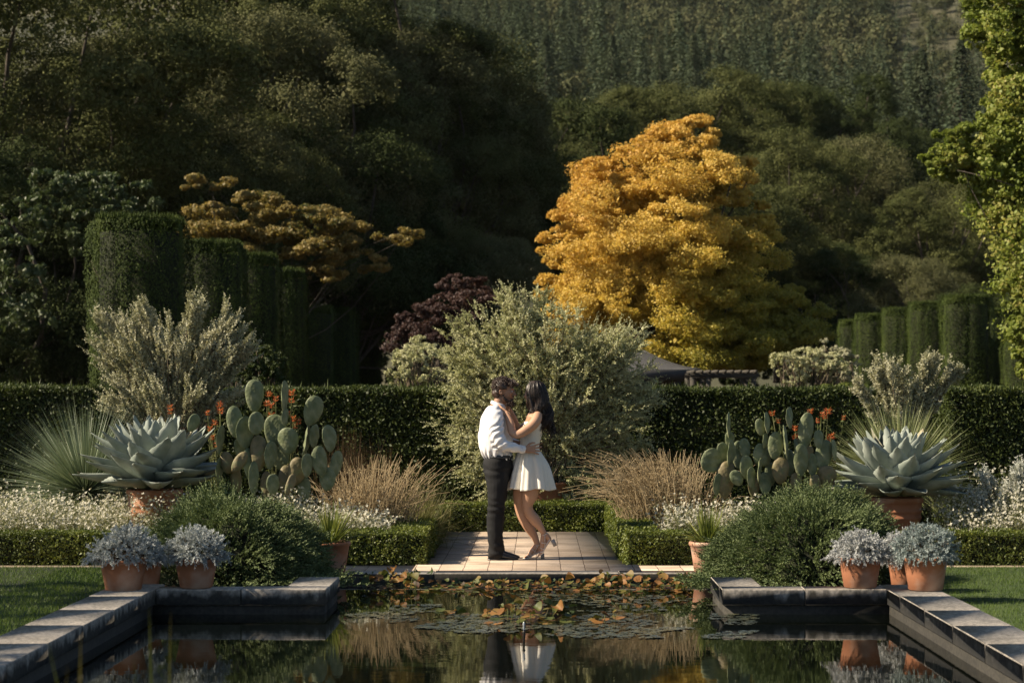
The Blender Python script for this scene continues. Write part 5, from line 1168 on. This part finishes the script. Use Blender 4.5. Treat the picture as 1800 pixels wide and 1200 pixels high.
def hand(mb,wrist,d,nrm,size=1.0,curl=0.25,spread=0.12,thumb=1,fl=1.0):
    """palm with five separate fingers: d towards the fingertips, nrm out of the back of the hand"""
    d=unit(d); nrm=unit(np.asarray(nrm,float)-d*np.dot(nrm,d)); s=np.cross(d,nrm)*thumb; w=np.asarray(wrist,float); S=size
    for q in (-0.022,-0.008,0.008,0.022): tube(mb,[w+s*q*0.7*S,w+d*0.045*S+s*q*S,w+d*0.088*S+s*q*1.15*S],[0.013*S,0.0135*S,0.0115*S],10)
    for (q,L_,sp) in ((0.030,0.072,1.2),(0.010,0.082,0.35),(-0.010,0.076,-0.4),(-0.029,0.060,-1.3)):
        p=w+d*0.084*S+s*q*S; dd=unit(d+s*sp*spread); pts=[p]; seg=[0.45,0.30,0.25]; r=[0.0098,0.0092,0.0084,0.0066]
        ang=0
        for k,f in enumerate(seg): ang+=curl*(0.7+0.5*k); dr=unit(dd*math.cos(ang)-nrm*math.sin(ang)); pts.append(pts[-1]+dr*L_*f*S*fl)
        tube(mb,pts,np.array(r)*S,8)
        ell(mb,pts[-1],(0.0066*S,)*3,seg=8,rings=6)
    p=w+d*0.022*S+s*0.026*S; t1=p+unit(d*0.75+s*0.75)*0.040*S; t2=t1+unit(d*0.95+s*0.3-nrm*0.25)*0.030*S; t3=t2+unit(d-nrm*0.2)*0.024*S
    tube(mb,[w+d*0.005*S,p,t1,t2,t3],np.array([0.014,0.0135,0.0115,0.0098,0.007])*S,8); ell(mb,t3,(0.007*S,)*3,seg=8,rings=6)

def skin_mat(name,c,c2):
    return surf_mat(name,c,c2,scale=6,bump=0.05,rough=0.5,spec=0.35,bdist=0.002)
m_skinM=skin_mat('skin_tan',(0.33,0.18,0.115),(0.42,0.245,0.16)); m_skinW=skin_mat('skin_warm',(0.44,0.245,0.15),(0.54,0.32,0.21))
m_shirt=surf_mat('white_cotton',(0.74,0.73,0.74),(0.80,0.79,0.80),scale=3,bump=0.25,rough=0.85,bscale=14,bdist=0.01,spec=0.2)
m_denim=surf_mat('black_denim',(0.008,0.008,0.009),(0.018,0.018,0.019),scale=6,bump=0.35,rough=0.85,bscale=25,bdist=0.008,spec=0.25)
m_dress=surf_mat('cream_cotton',(0.72,0.68,0.60),(0.78,0.745,0.67),scale=3,bump=0.2,rough=0.85,bscale=16,bdist=0.008,spec=0.2)
m_hairM=surf_mat('dark_brown_hair',(0.022,0.011,0.007),(0.06,0.03,0.017),scale=30,bump=0.3,rough=0.45,spec=0.6)
m_hairW=surf_mat('black_hair',(0.008,0.005,0.004),(0.022,0.013,0.009),scale=30,bump=0.2,rough=0.45,spec=0.4)
m_leather=surf_mat('black_leather',(0.008,0.008,0.008),(0.018,0.018,0.017),scale=10,bump=0.15,rough=0.35,spec=0.6,bdist=0.003)
m_strapW=surf_mat('white_leather',(0.62,0.55,0.50),(0.70,0.64,0.58),scale=10,bump=0.05,rough=0.4)
m_heel=surf_mat('grey_heel',(0.30,0.28,0.26),(0.36,0.34,0.32),scale=10,bump=0.05,rough=0.5)
m_eye=surf_mat('eye_white',(0.6,0.58,0.55),(0.65,0.63,0.6),scale=10,bump=0,rough=0.2); m_iris=surf_mat('iris_brown',(0.02,0.01,0.006),(0.03,0.016,0.01),scale=10,bump=0,rough=0.15)
m_metal=surf_mat('buckle_metal',(0.5,0.48,0.42),(0.6,0.57,0.5),scale=10,bump=0,rough=0.3,metal=1)

X0=XD(880,PY)
man=thing('person','bearded person in white shirt, black jeans and boots holding the partner by the waist','person',(X0,PY,0),group=None)
# ---- body: head, neck, both hands and forearms, one skin
b=MB()
limb(b,[h(296,262),h(300,235),h(312,195)],[0.062,0.056,0.052],[0.066,0.058,0.052])
ell(b,h(326,131),(0.096,0.074,0.088),(0,R(14),0)); ell(b,h(350,158),(0.066,0.062,0.082),(0,R(4),0))
limb(b,[h(330,190),h(355,203),h(372,206)],[0.030,0.026,0.018],[0.056,0.042,0.024])       # jaw and chin
ell(b,h(380,137),(0.020,0.050,0.013)); limb(b,[h(386,147),h(392,160),h(398,171)],[0.010,0.011,0.011],[0.008,0.012,0.016])  # brow, nose
ell(b,h(389,172,-0.010),(0.011,0.009,0.008)); ell(b,h(389,172,0.010),(0.011,0.009,0.008)); ell(b,h(384,184),(0.012,0.022,0.007)); ell(b,h(382,191),(0.012,0.020,0.008))
ell(b,h(372,162,-0.035),(0.018,0.022,0.022)); ell(b,h(372,162,0.035),(0.018,0.022,0.022))
for sd in (-1,1):
    for k in range(9):   # ear rim
        a=R(-70+k*36); ell(b,h(317,156,sd*0.074)+np.array([math.cos(a)*0.011-0.002,sd*0.010,math.sin(a)*0.019+0.002]),(0.0055,0.006,0.0055),seg=8,rings=6)
    ell(b,h(318,160,sd*0.074),(0.010,0.009,0.017),seg=10,rings=8)
limb(b,[h(292,255),h(292,300),h(298,480)],[0.08,0.10,0.09],[0.10,0.13,0.11])
# near arm under the sleeve, to the hand on the partner's waist
limb(b,[h(285,285,-.17),h(303,395,-.225),h(318,432,-.23),h(385,462,-.215),h(446,471,-.185)],[0.045,0.042,0.040,0.034,0.027],[0.045,0.042,0.040,0.032,0.022])
hand(b,h(450,471,-.180),np.array([1.0,0.10,0.02]),(0,-1,0.05),1.0,curl=0.16,spread=0.30,thumb=-1)
limb(b,[h(300,285,.17),h(325,395,.22),h(345,430,.22),h(410,445,.20),h(455,440,.165)],[0.045,0.042,0.040,0.034,0.027],[0.045,0.042,0.040,0.032,0.022])
hand(b,h(458,440,.155),np.array([1.0,-0.10,-0.1]),(0,1,0.05),1.0,curl=0.2,spread=0.2,thumb=1)
fuse(b,'body',m_skinM,man,0.0042,2)
for sd in (-1,1):
    e=MB(); ell(e,h(378,152,sd*0.031),(0.011,0.011,0.010),seg=16,rings=10); eo=e.build('eye',m_eye,man,smooth=True)
    e=MB(); ell(e,h(382,152,sd*0.033),(0.0052,0.0052,0.0055),seg=12,rings=8); e.build('iris',m_iris,eo,smooth=True)
# ---- hair: cap and curls; beard
rng=np.random.default_rng(77)
def curls(mb,centre,dirs,n,ln,r,rng,gravity=0.0,turn=(4,9),coil=0.010):
    for i in range(n):
        p=centre[i]; d=unit(dirs[i]+rng.normal(size=3)*0.35); u=perp(d[None],rng)[0]; v=np.cross(d,u); L_=ln*rng.uniform(0.6,1.3); t=np.linspace(0,1,8); w=rng.uniform(*turn)
        q=p+d*(t*L_)[:,None]+coil*(np.sin(t*w)[:,None]*u+(1-np.cos(t*w))[:,None]*v)*1.0; q[:,2]-=gravity*t*t
        tube(mb,q,np.linspace(r,r*0.5,8),4,cap=False)
hb=MB(); ell(hb,h(327,127),(0.104,0.082,0.088),(0,R(14),0)); ell(hb,h(300,160),(0.058,0.075,0.062)); 
cap=fuse(hb,'hair',m_hairM,man,0.006,2,lambda V:snoise(V,60,3,2)*0.004+np.where((V[:,0]>h(352,0)[0])&(V[:,2]<h(0,125)[2]),-0.03,0)+np.where((V[:,0]>h(308,0)[0])&(V[:,2]<h(0,143)[2]),-0.035,0))
d=rand_dir(1500,rng); pos=h(327,127)+d*np.array([0.100,0.078,0.090]); ok=(d[:,2]>0.30)|((d[:,0]<-0.45)&(d[:,2]>-0.4)); ok&=~((d[:,0]>0.72)&(d[:,2]<0.3)); pos=pos[ok][:760]; dd=d[ok][:760]
cb=MB(); topw=np.clip(dd[:,2],0,1)
curls(cb,pos-dd*0.004,dd*0.6+np.array([0.25,0,0.1]),len(pos),0.022,0.0028,rng,coil=0.008)
f=rng.uniform(size=(140,1)); fr=h(372,103)+rng.normal(size=(140,3))*np.array([0.020,0.05,0.012]); curls(cb,fr,np.tile([1.0,0,0.05],(140,1)),140,0.035,0.0032,rng,gravity=0.02,coil=0.009)
cb.build('curls',m_hairM,cap,smooth=True)
bb=MB(); limb(bb,[h(338,192),h(356,208),h(376,212)],[0.014,0.022,0.022],[0.062,0.050,0.030]); ell(bb,h(378,221),(0.021,0.030,0.024)); ell(bb,h(386,181),(0.010,0.026,0.0055)); ell(bb,h(384,196),(0.012,0.020,0.009))
for sd in (-1,1): limb(bb,[h(328,170,sd*.066),h(334,188,sd*.062),h(352,202,sd*.05)],[0.009,0.010,0.014],[0.007,0.007,0.008])
beard=fuse(bb,'beard',m_hairM,man,0.004,1,lambda V:snoise(V,110,5,2)*0.003)
k=330; A=h(368,214)+rng.normal(size=(k,3))*np.array([0.020,0.030,0.014]); cb=MB(); curls(cb,A,np.tile([0.5,0,-0.7],(k,1))+np.stack([A[:,0]*0,A[:,1]*8,A[:,0]*0],1),k,0.024,0.0019,rng,coil=0.006); cb.build('curls',m_hairM,beard,smooth=True)

# ---- shirt with collar and cuffs
def shirt_fold(V):
    x=V[:,0];z=V[:,2];y=V[:,1]
    d=0.0035*np.sin((z*1.0+x*1.6)*48+3*np.sin(y*9)+5*snoise(V,6,3,2))*np.clip((1.30-z)*4,0.15,1)
    arm=(y<-0.165)|(y>0.165)
    d+=np.where(arm,0.0055*np.sin((x*0.9-z*1.15)*70+5.5*snoise(V,11,8,2))*(0.6+0.6*snoise(V,8,31,2)),0)
    low=np.clip((1.12-z)*9,0,1)*(~arm); d+=low*0.007*np.sin(np.arctan2(y,x+0.02)*17+2*snoise(V,10,4,2))
    return d+snoise(V,24,9,2)*0.0025
b=MB()
limb(b,[h(306,241),h(296,262),h(290,300),h(288,360),h(287,420),h(294,468),h(304,498),h(309,513)],[0.062,0.108,0.142,0.160,0.172,0.160,0.140,0.128],[0.075,0.150,0.180,0.178,0.172,0.168,0.158,0.150],sides=32)
for sd,(ex,ey) in ((-1,(0,0)),(1,(22,-6))):
    limb(b,[h(288+ex*.3,268,sd*.135),h(290+ex*.5,300,sd*.19),h(296+ex,360,sd*.225),h(306+ex,412+ey,sd*.242),h(340+ex,444+ey,sd*.242),h(392+ex*.6,460+ey*2,sd*.222),h(436,469+ey*3,sd*.192)],[0.075,0.078,0.072,0.066,0.058,0.047,0.038],[0.062,0.066,0.062,0.056,0.052,0.044,0.036])
shirt=fuse(b,'shirt',m_shirt,man,0.0065,3,shirt_fold)
for sd,nm in ((-1,0),(1,18)):
    b=MB(); limb(b,[h(428,468-nm,sd*.196),h(450,471-nm,sd*.183)],[0.0385,0.0365],[0.037,0.034],caps=False); b.build('cuff',m_shirt,shirt,smooth=True)
# collar: a standing band folded over
b=MB(); a=np.linspace(0,2*np.pi,40,endpoint=False); V=[]
for (r1,r2,up_) in ((0.070,0.072,-0.018),(0.066,0.068,0.016),(0.063,0.064,0.024),(0.068,0.071,0.022),(0.078,0.083,-0.010)):
    for t in a:
        c=h(303,227); V.append(c+np.array([math.cos(t)*r1, math.sin(t)*r2, up_-0.30*math.cos(t)*r1*1.15-(0.012 if abs(t)<0.25 or abs(t-2*np.pi)<0.25 else 0)]))
V=np.array(V); Q=[[k*40+j,k*40+(j+1)%40,(k+1)*40+(j+1)%40,(k+1)*40+j] for k in range(4) for j in range(40)]; b.add(V,Q=Q); b.build('collar',m_shirt,shirt,smooth=True)
# ---- trousers, belt, boots
def jean_fold(V):
    x=V[:,0];z=V[:,2]
    k=np.clip((0.32-z)*4,0,1)+np.clip(1-abs(z-0.50)*7,0,1)*0.7+np.clip(1-abs(z-0.86)*8,0,1)*0.4
    return 0.0065*k*np.sin(z*70+x*26+5.0*snoise(V,7,21,2)+V[:,1]*14)+snoise(V,17,22,2)*0.0035
b=MB()
limb(b,[h(306,508),h(303,535),h(300,570),h(300,610)],[0.130,0.142,0.149,0.136],[0.148,0.165,0.172,0.165],sides=32)
limb(b,[h(296,600,-.075),h(297,700,-.095),h(292,790,-.10),h(288,850,-.10),h(285,920,-.10),h(288,990,-.10),h(293,1046,-.10)],[0.122,0.096,0.084,0.084,0.076,0.072,0.076],[0.095,0.088,0.078,0.074,0.070,0.070,0.074])
limb(b,[h(308,600,.075),h(304,700,.10),h(295,790,.115),h(291,850,.12),h(288,920,.12),h(290,990,.12),h(295,1046,.12)],[0.114,0.092,0.080,0.080,0.073,0.070,0.075],[0.095,0.088,0.078,0.074,0.070,0.070,0.074])
fuse(b,'trousers',m_denim,man,0.0065,2,jean_fold)
b=MB(); limb(b,[h(306.5,503),h(306,520)],[0.138,0.142],[0.158,0.163],sides=40,caps=False); belt=b.build('belt',m_leather,man,smooth=True)
b=MB(); c=h(390,512); box(b,c[0]-0.006,c[0]+0.004,-0.022,0.022,c[2]-0.016,c[2]+0.016,bev=0.003); b.build('buckle',m_metal,belt)
for dy,ox in ((-.10,0),(.12,7)):
    b=MB()
    limb(b,[h(292+ox,990,dy),h(290+ox,1030,dy),h(290+ox,1052,dy)],[0.060,0.062,0.066],[0.045,0.045,0.042])
    limb(b,[h(264+ox,1058,dy),h(300+ox,1055,dy),h(345+ox,1062,dy),h(385+ox,1069,dy),h(412+ox,1075,dy)],[0.034,0.040,0.028,0.019,0.009],[0.034,0.038,0.047,0.040,0.012])
    bt=fuse(b,'boot',m_leather,man,0.0045,2,lambda V:snoise(V,40,6,2)*0.0012)
    V=np.zeros(len(bt.data.vertices)*3,np.float32); bt.data.vertices.foreach_get('co',V); V=V.reshape(-1,3); V[:,2]=np.maximum(V[:,2],0.012); bt.data.vertices.foreach_set('co',V.ravel()); bt.data.update()
    sb=MB(); x0,x1=h(246+ox,0)[0],h(414+ox,0)[0]; N_=12; Vv=[]
    for k in range(N_):
        u=k/(N_-1); x=x0+(x1-x0)*u; wv=(0.034+0.016*math.sin(min(1,u*1.4)*3.14*0.62))*(1-max(0,(u-0.72)/0.28)**1.6*0.9); z0_=0.0022 if (u>0.36) else 0.0; arch=0.010*max(0,1-abs(u-0.38)/0.16)
        Vv+=[(x,dy-wv,z0_+arch),(x,dy+wv,z0_+arch),(x,dy+wv,0.013+arch),(x,dy-wv,0.013+arch)]
    Q=[[k*4+j,k*4+(j+1)%4,(k+1)*4+(j+1)%4,(k+1)*4+j] for k in range(N_-1) for j in range(4)]+[[3,2,1,0],[(N_-1)*4+j for j in range(4)]]
    sb.add(Vv,Q=Q); box(sb,x0-0.001,x0+0.062,dy-0.033,dy+0.033,0.0008,0.022,bev=0.003); sb.build('sole',m_leather,bt)

# ================================================================= the other person
woman=thing('person','long black haired person in short strapless white dress and heeled sandals, one foot raised','person',(X0,PY,0))
b=MB()
limb(b,[h(508,262,.0),h(508,235,.005),h(505,200,.01)],[0.050,0.044,0.044],[0.050,0.044,0.044])
ell(b,h(508,147,.0),(0.088,0.074,0.086),(0,R(-10),R(12))); ell(b,h(484,172,.012),(0.060,0.058,0.076)); limb(b,[h(498,200,.01),h(478,208,.015),h(466,210,.018)],[0.024,0.020,0.013],[0.046,0.034,0.018])
limb(b,[h(458,160,.02),h(453,172,.021),h(449,181,.022)],[0.007,0.009,0.009],[0.007,0.010,0.013]); ell(b,h(459,190,.02),(0.010,0.020,0.006)); ell(b,h(461,197,.02),(0.010,0.018,0.007)); ell(b,h(462,153,.02),(0.014,0.045,0.010))
limb(b,[h(512,258),h(510,285),h(505,320),h(490,380),h(474,460),h(478,520),h(482,600)],[0.050,0.084,0.092,0.086,0.070,0.080,0.085],[0.060,0.145,0.140,0.108,0.095,0.105,0.110],sides=28)
# arms
limb(b,[h(520,288,-.135),h(512,312,-.165),h(460,362,-.195),h(408,388,-.205),h(392,386,-.200),h(372,330,-.175),h(350,272,-.135)],[0.048,0.052,0.047,0.041,0.040,0.040,0.022],[0.048,0.050,0.044,0.038,0.038,0.036,0.020])
hand(b,h(350,274,-.135),np.array([-0.82,0.22,0.52]),(0.1,-0.95,0.35),0.90,curl=0.13,spread=0.22,thumb=-1)
limb(b,[h(515,288,.135),h(500,312,.16),h(455,345,.19),h(424,362,.19),h(408,350,.18),h(385,300,.15),h(366,255,.115)],[0.048,0.050,0.045,0.038,0.036,0.034,0.022],[0.048,0.050,0.044,0.038,0.036,0.034,0.020])
hand(b,h(366,257,.113),np.array([-0.75,-0.15,0.65]),(0.3,0.9,0.3),0.90,curl=0.18,spread=0.16,thumb=1)
# legs: far one standing, near one bent back on its toe
limb(b,[h(452,560,.06),h(440,640,.065),h(430,720,.06),h(424,790,.055),h(432,830,.055),h(470,900,.05),h(505,962,.045),h(521,1002,.04)],[0.075,0.085,0.082,0.058,0.052,0.054,0.036,0.027],[0.070,0.080,0.078,0.054,0.050,0.050,0.034,0.025])
limb(b,[h(505,560,-.07),h(490,640,-.075),h(478,720,-.075),h(466,790,-.072),h(472,815,-.07),h(505,860,-.066),h(535,902,-.062),h(558,938,-.06)],[0.075,0.085,0.080,0.051,0.050,0.054,0.038,0.026],[0.070,0.080,0.076,0.052,0.050,0.052,0.038,0.025])
# feet
def foot(b,ank,heel,ball,toe,dy):
    limb(b,[h(*ank,dy),h((ank[0]+heel[0])/2,(ank[1]+heel[1])/2,dy),h(*heel,dy)],[0.027,0.028,0.022],[0.025,0.027,0.022])
    m1=((ank[0]+ball[0])/2+(-3),(ank[1]+ball[1])/2)
    limb(b,[h(*ank,dy),h(*m1,dy),h(*ball,dy)],[0.030,0.026,0.016],[0.026,0.032,0.036]); limb(b,[h(*heel,dy),h((heel[0]+ball[0])/2,(heel[1]+ball[1])/2,dy),h(*ball,dy)],[0.020,0.015,0.014],[0.022,0.028,0.036])
    B=h(*ball,dy); T_=h(*toe,dy)
    for k in range(5):
        o=(k-2)*0.0145*(1 if dy<0 else -1); L_=1.0-0.10*abs(k-0.6)
        tube(b,[B+np.array([0,o*0.9,0]),B+(T_-B)*0.55*L_+np.array([0,o,0.003]),B+(T_-B)*L_+np.array([0,o,-0.001])],[0.011,0.0095,0.0078],8); ell(b,B+(T_-B)*L_+np.array([0,o,-0.001]),(0.0078,)*3,seg=8,rings=6)
foot(b,(521,1002),(541,1034),(470,1068),(444,1073),.04)
foot(b,(558,938),(586,966),(545,1040),(522,1062),-.06)
fuse(b,'body',m_skinW,woman,0.0042,2)
for yy in (-0.012,0.050):
    e=MB(); ell(e,h(462,162,yy),(0.010,0.010,0.009),seg=14,rings=8); eo=e.build('eye',m_eye,woman,smooth=True); e=MB(); ell(e,h(459,162,yy),(0.005,0.005,0.005),seg=10,rings=6); e.build('iris',m_iris,eo,smooth=True)
# ---- sandals
def sandal(heel,ball,toe,hb0,hb1,dy,ank):
    b=MB(); P=[h(heel[0]+6,heel[1]+2,dy),h(*heel,dy)+np.array([0,0,-0.012]),h((heel[0]*.5+ball[0]*.5),(heel[1]*.5+ball[1]*.5)+5,dy),h(ball[0],ball[1]+9,dy),h(toe[0]-5,toe[1]+6,dy)]
    P=np.array(P); wd=[0.020,0.026,0.030,0.041,0.022]; V=[]; T_=unit(np.gradient(P,axis=0)); N_=np.cross(T_,[0,1.0,0]); 
    N_=np.array([n if n[2]>0 else -n for n in N_])
    for k in range(5):
        for (s1,s2) in ((-1,-1),(1,-1),(1,1),(-1,1)): V.append(P[k]+np.array([0,s1*wd[k],0])+N_[k]*0.004*s2)
    Q=[[k*4+j,k*4+(j+1)%4,(k+1)*4+(j+1)%4,(k+1)*4+j] for k in range(4) for j in range(4)]+[[3,2,1,0],[16,17,18,19]]
    V=np.array(V); V[:,2]=np.maximum(V[:,2],0.0015)
    b.add(V,Q=Q); s=b.build('sandal',m_strapW,woman)
    # block heel
    b=MB(); a0=h(*hb0,dy); a1=h(*hb1,dy); d=unit(a1-a0); n=np.cross(d,[0,1.0,0]); V=[]
    for (p,w_) in ((a0,0.020),(a1,0.0175)):
        for (i,j) in ((-1,-1),(1,-1),(1,1),(-1,1)): V.append(p+n*w_*i+np.array([0,0.024*j,0]))
    b.add(V,Q=[[0,1,5,4],[1,2,6,5],[2,3,7,6],[3,0,4,7],[3,2,1,0],[4,5,6,7]]); b.build('heel',m_heel,s)
    # straps: ankle, instep, two crossing at the toes
    b=MB(); A=h(ank[0]+3,ank[1]+4,dy)
    def ring(c,ax,r1,r2,w=0.0035):
        ax=unit(ax); u=np.array([0,1.0,0]); v=unit(np.cross(ax,u)); a=np.linspace(0,2*np.pi,25); tube(b,np.array([c+u*math.cos(t)*r1+v*math.sin(t)*r2 for t in a]),w,6,cap=False)
    H_=h(*heel,dy); Bl=h(*ball,dy); ring(A,A-h(ank[0]-12*(1 if dy<0 else .5),ank[1]-30,dy),0.031,0.034)
    M1=(A+Bl)/2; ring(M1+np.array([0.004,0,0.004]),Bl-A,0.037,0.032); ring(Bl*0.8+A*0.2,Bl-A+np.array([-.03,0,0]),0.039,0.024); ring(Bl*0.98+A*0.02,Bl-A+np.array([.03,0,0]),0.041,0.019,0.0045)
    tube(b,[A+np.array([0.03,0,0]),H_+np.array([0.012,0,0.0])],0.0035,6); tube(b,[A+np.array([0.0,-0.03,0]),(H_*.4+Bl*.6)+np.array([0,-0.03,0])],0.0033,6); tube(b,[A+np.array([0.0,0.03,0]),(H_*.4+Bl*.6)+np.array([0,0.03,0])],0.0033,6)
    b.build('straps',m_strapW,s,smooth=True)
sandal((541,1034),(470,1068),(444,1073),(547,1052),(550,1081.5),.04,(521,1002))
sandal((586,966),(545,1040),(522,1062),(603,972),(619,1006),-.06,(558,938))
# ---- dress: bodice and pleated skirt in one piece
NS=120; a=np.linspace(0,2*np.pi,NS,endpoint=False); V=[]; rows=[(505,318,0.104,0.152),(497,350,0.108,0.140),(489,385,0.104,0.128),(480,425,0.097,0.118),(474,462,0.094,0.114),(475,475,0.098,0.120),(477,500,0.122,0.140),(480,530,0.150,0.158),(483,560,0.172,0.170),(485,600,0.192,0.180),(486,640,0.208,0.188),(487,670,0.220,0.194),(488,694,0.229,0.199)]
R_=[]
rs=np.array(rows,float); ti=np.linspace(0,len(rows)-1,44); 
for t in ti:
    i=min(int(t),len(rows)-2); u=t-i; r=rs[i]*(1-u)+rs[i+1]*u; R_.append(r)
rgd=np.random.default_rng(5); ph=rgd.uniform(0,6.28,4)
for r in R_:
    k=np.clip((r[1]-478)/216,0,1); c=h(r[0],r[1]); bod=np.clip((478-r[1])/150,0,1)
    fold=k**0.8*(0.020*np.sin(a*9+ph[0]+0.7*np.sin(a*2))+0.012*np.sin(a*15+ph[1]+1.2*np.sin(a*3)+k*1.3)+0.006*np.sin(a*23+ph[2]+k*2))+ (0.0035*np.sin(a*40)*np.exp(-((r[1]-486)/22)**2))
    fold=fold+bod*0.003*np.sin(r[1]*0.16+a*3)
    back=np.where(np.cos(a)>0,1+0.03*bod*0,1)
    # top edge dips at the back
    zz=-np.clip(np.cos(a),0,1)*0.030*np.clip((345-r[1])/28,0,1)
    hem=0.010*np.sin(a*5+ph[3])*k**3
    V.append(np.stack([c[0]+np.cos(a)*(r[2]+fold)*back, np.sin(a)*(r[3]+fold), np.full(NS,c[2])+zz+hem],1))
V=np.concatenate(V); nr=len(R_); inn=V.copy()
nrm=V-np.repeat(np.array([[h(r[0],r[1])[0],0,h(r[0],r[1])[2]] for r in R_]),NS,0); nrm[:,2]=0; inn=V-unit(nrm)*0.004
j=np.arange(NS); Q=[]
for k in range(nr-1):
    q=np.stack([k*NS+j,(k+1)*NS+j,(k+1)*NS+(j+1)%NS,k*NS+(j+1)%NS],1); Q.append(q); Q.append(q[:,::-1]+nr*NS)
Q.append(np.stack([j,(j+1)%NS,nr*NS+(j+1)%NS,nr*NS+j],1)); e=(nr-1)*NS; Q.append(np.stack([e+j,nr*NS+e+j,nr*NS+e+(j+1)%NS,e+(j+1)%NS],1))
b=MB(); b.add(np.concatenate([V,inn]),Q=np.concatenate(Q)); b.build('dress',m_dress,woman,smooth=True)
# ---- long wavy hair
b=MB(); ell(b,h(512,140,.0),(0.098,0.086,0.084),(0,R(-8),0)); limb(b,[h(518,150,.0),h(530,205,.0),h(550,265,-.005),h(572,325,-.01),h(588,365,-.01)],[0.080,0.090,0.060,0.036,0.014],[0.078,0.080,0.085,0.060,0.025]); limb(b,[h(486,150,-.045),h(482,200,-.055),h(494,255,-.07)],[0.045,0.036,0.020],[0.035,0.035,0.03])
core=fuse(b,'hair',m_hairW,woman,0.007,3,lambda V:0.006*np.sin(np.arctan2(V[:,1],V[:,0]-h(525,0)[0])*13+V[:,2]*28))
rng=np.random.default_rng(99); sb=MB(); m_hl=surf_mat('brown_hair_strand',(0.03,0.018,0.012),(0.07,0.042,0.028),scale=20,bump=0,rough=0.4,spec=0.5)
for i in range(900):
    q=rng.uniform(0,1); side=-1 if rng.uniform()<0.72 else 1; s_=rng.uniform(0,1)
    prof=math.sqrt(max(0.05,1-((q-0.45)*1.75)**2)); dyb=side*prof; top=h(505+rng.normal(0,9),96+rng.uniform(0,3),side*rng.uniform(0,.03))
    e_y=308+q*70+rng.normal(0,22)-(1-q)*rng.uniform(0,30)
    K=[top,h(478+q*72,106+abs(q-.5)*14,dyb*.060),h(457+q*118,150,dyb*.088),h(461+q*128,205,dyb*.092),h(470+q*132,262,dyb*.098),h(484+q*128,(262+e_y)/2+8,dyb*.098),h(500+q*100+rng.normal(0,11),e_y,dyb*.085)]
    K=np.array(K); t=np.linspace(0,6,20); P=np.array([K[min(int(u),5)]*(1-(u-min(int(u),5)))+K[min(int(u),5)+1]*(u-min(int(u),5)) for u in t])
    for _ in range(2): P[1:-1]=(P[:-2]+2*P[1:-1]+P[2:])/4
    ph_=rng.normal(0,0.5)+q*7; amp=np.clip((t-2.0)/4,0,1)*0.030; P[:,0]+=amp*np.sin(t*3.4+ph_); P[:,1]+=amp*0.9*np.cos(t*3.4+ph_); P+=rng.normal(0,0.0025,3)
    tube(sb,P,np.linspace(0.0032,0.0012,20),4,cap=False,m=int(rng.uniform()<0.3))
sb.build('strands',[m_hairW,m_hl],core,smooth=True)

# ================================================================= air between the garden and the hillside
mh,nt,out=new_mat('haze_air'); pv=nd(nt,'ShaderNodeVolumePrincipled'); pv.inputs['Color'].default_value=(0.86,0.93,1.0,1); pv.inputs['Density'].default_value=0.000032; pv.inputs['Anisotropy'].default_value=0.2
nt.links.new(pv.outputs[0],out.inputs['Volume'])
mb=MB(); box(mb,-425,425,-25,765,-1.6,215); hz=mb.build('haze',mh); tag(hz,'thin blue haze over the hillside','haze',kind='stuff')
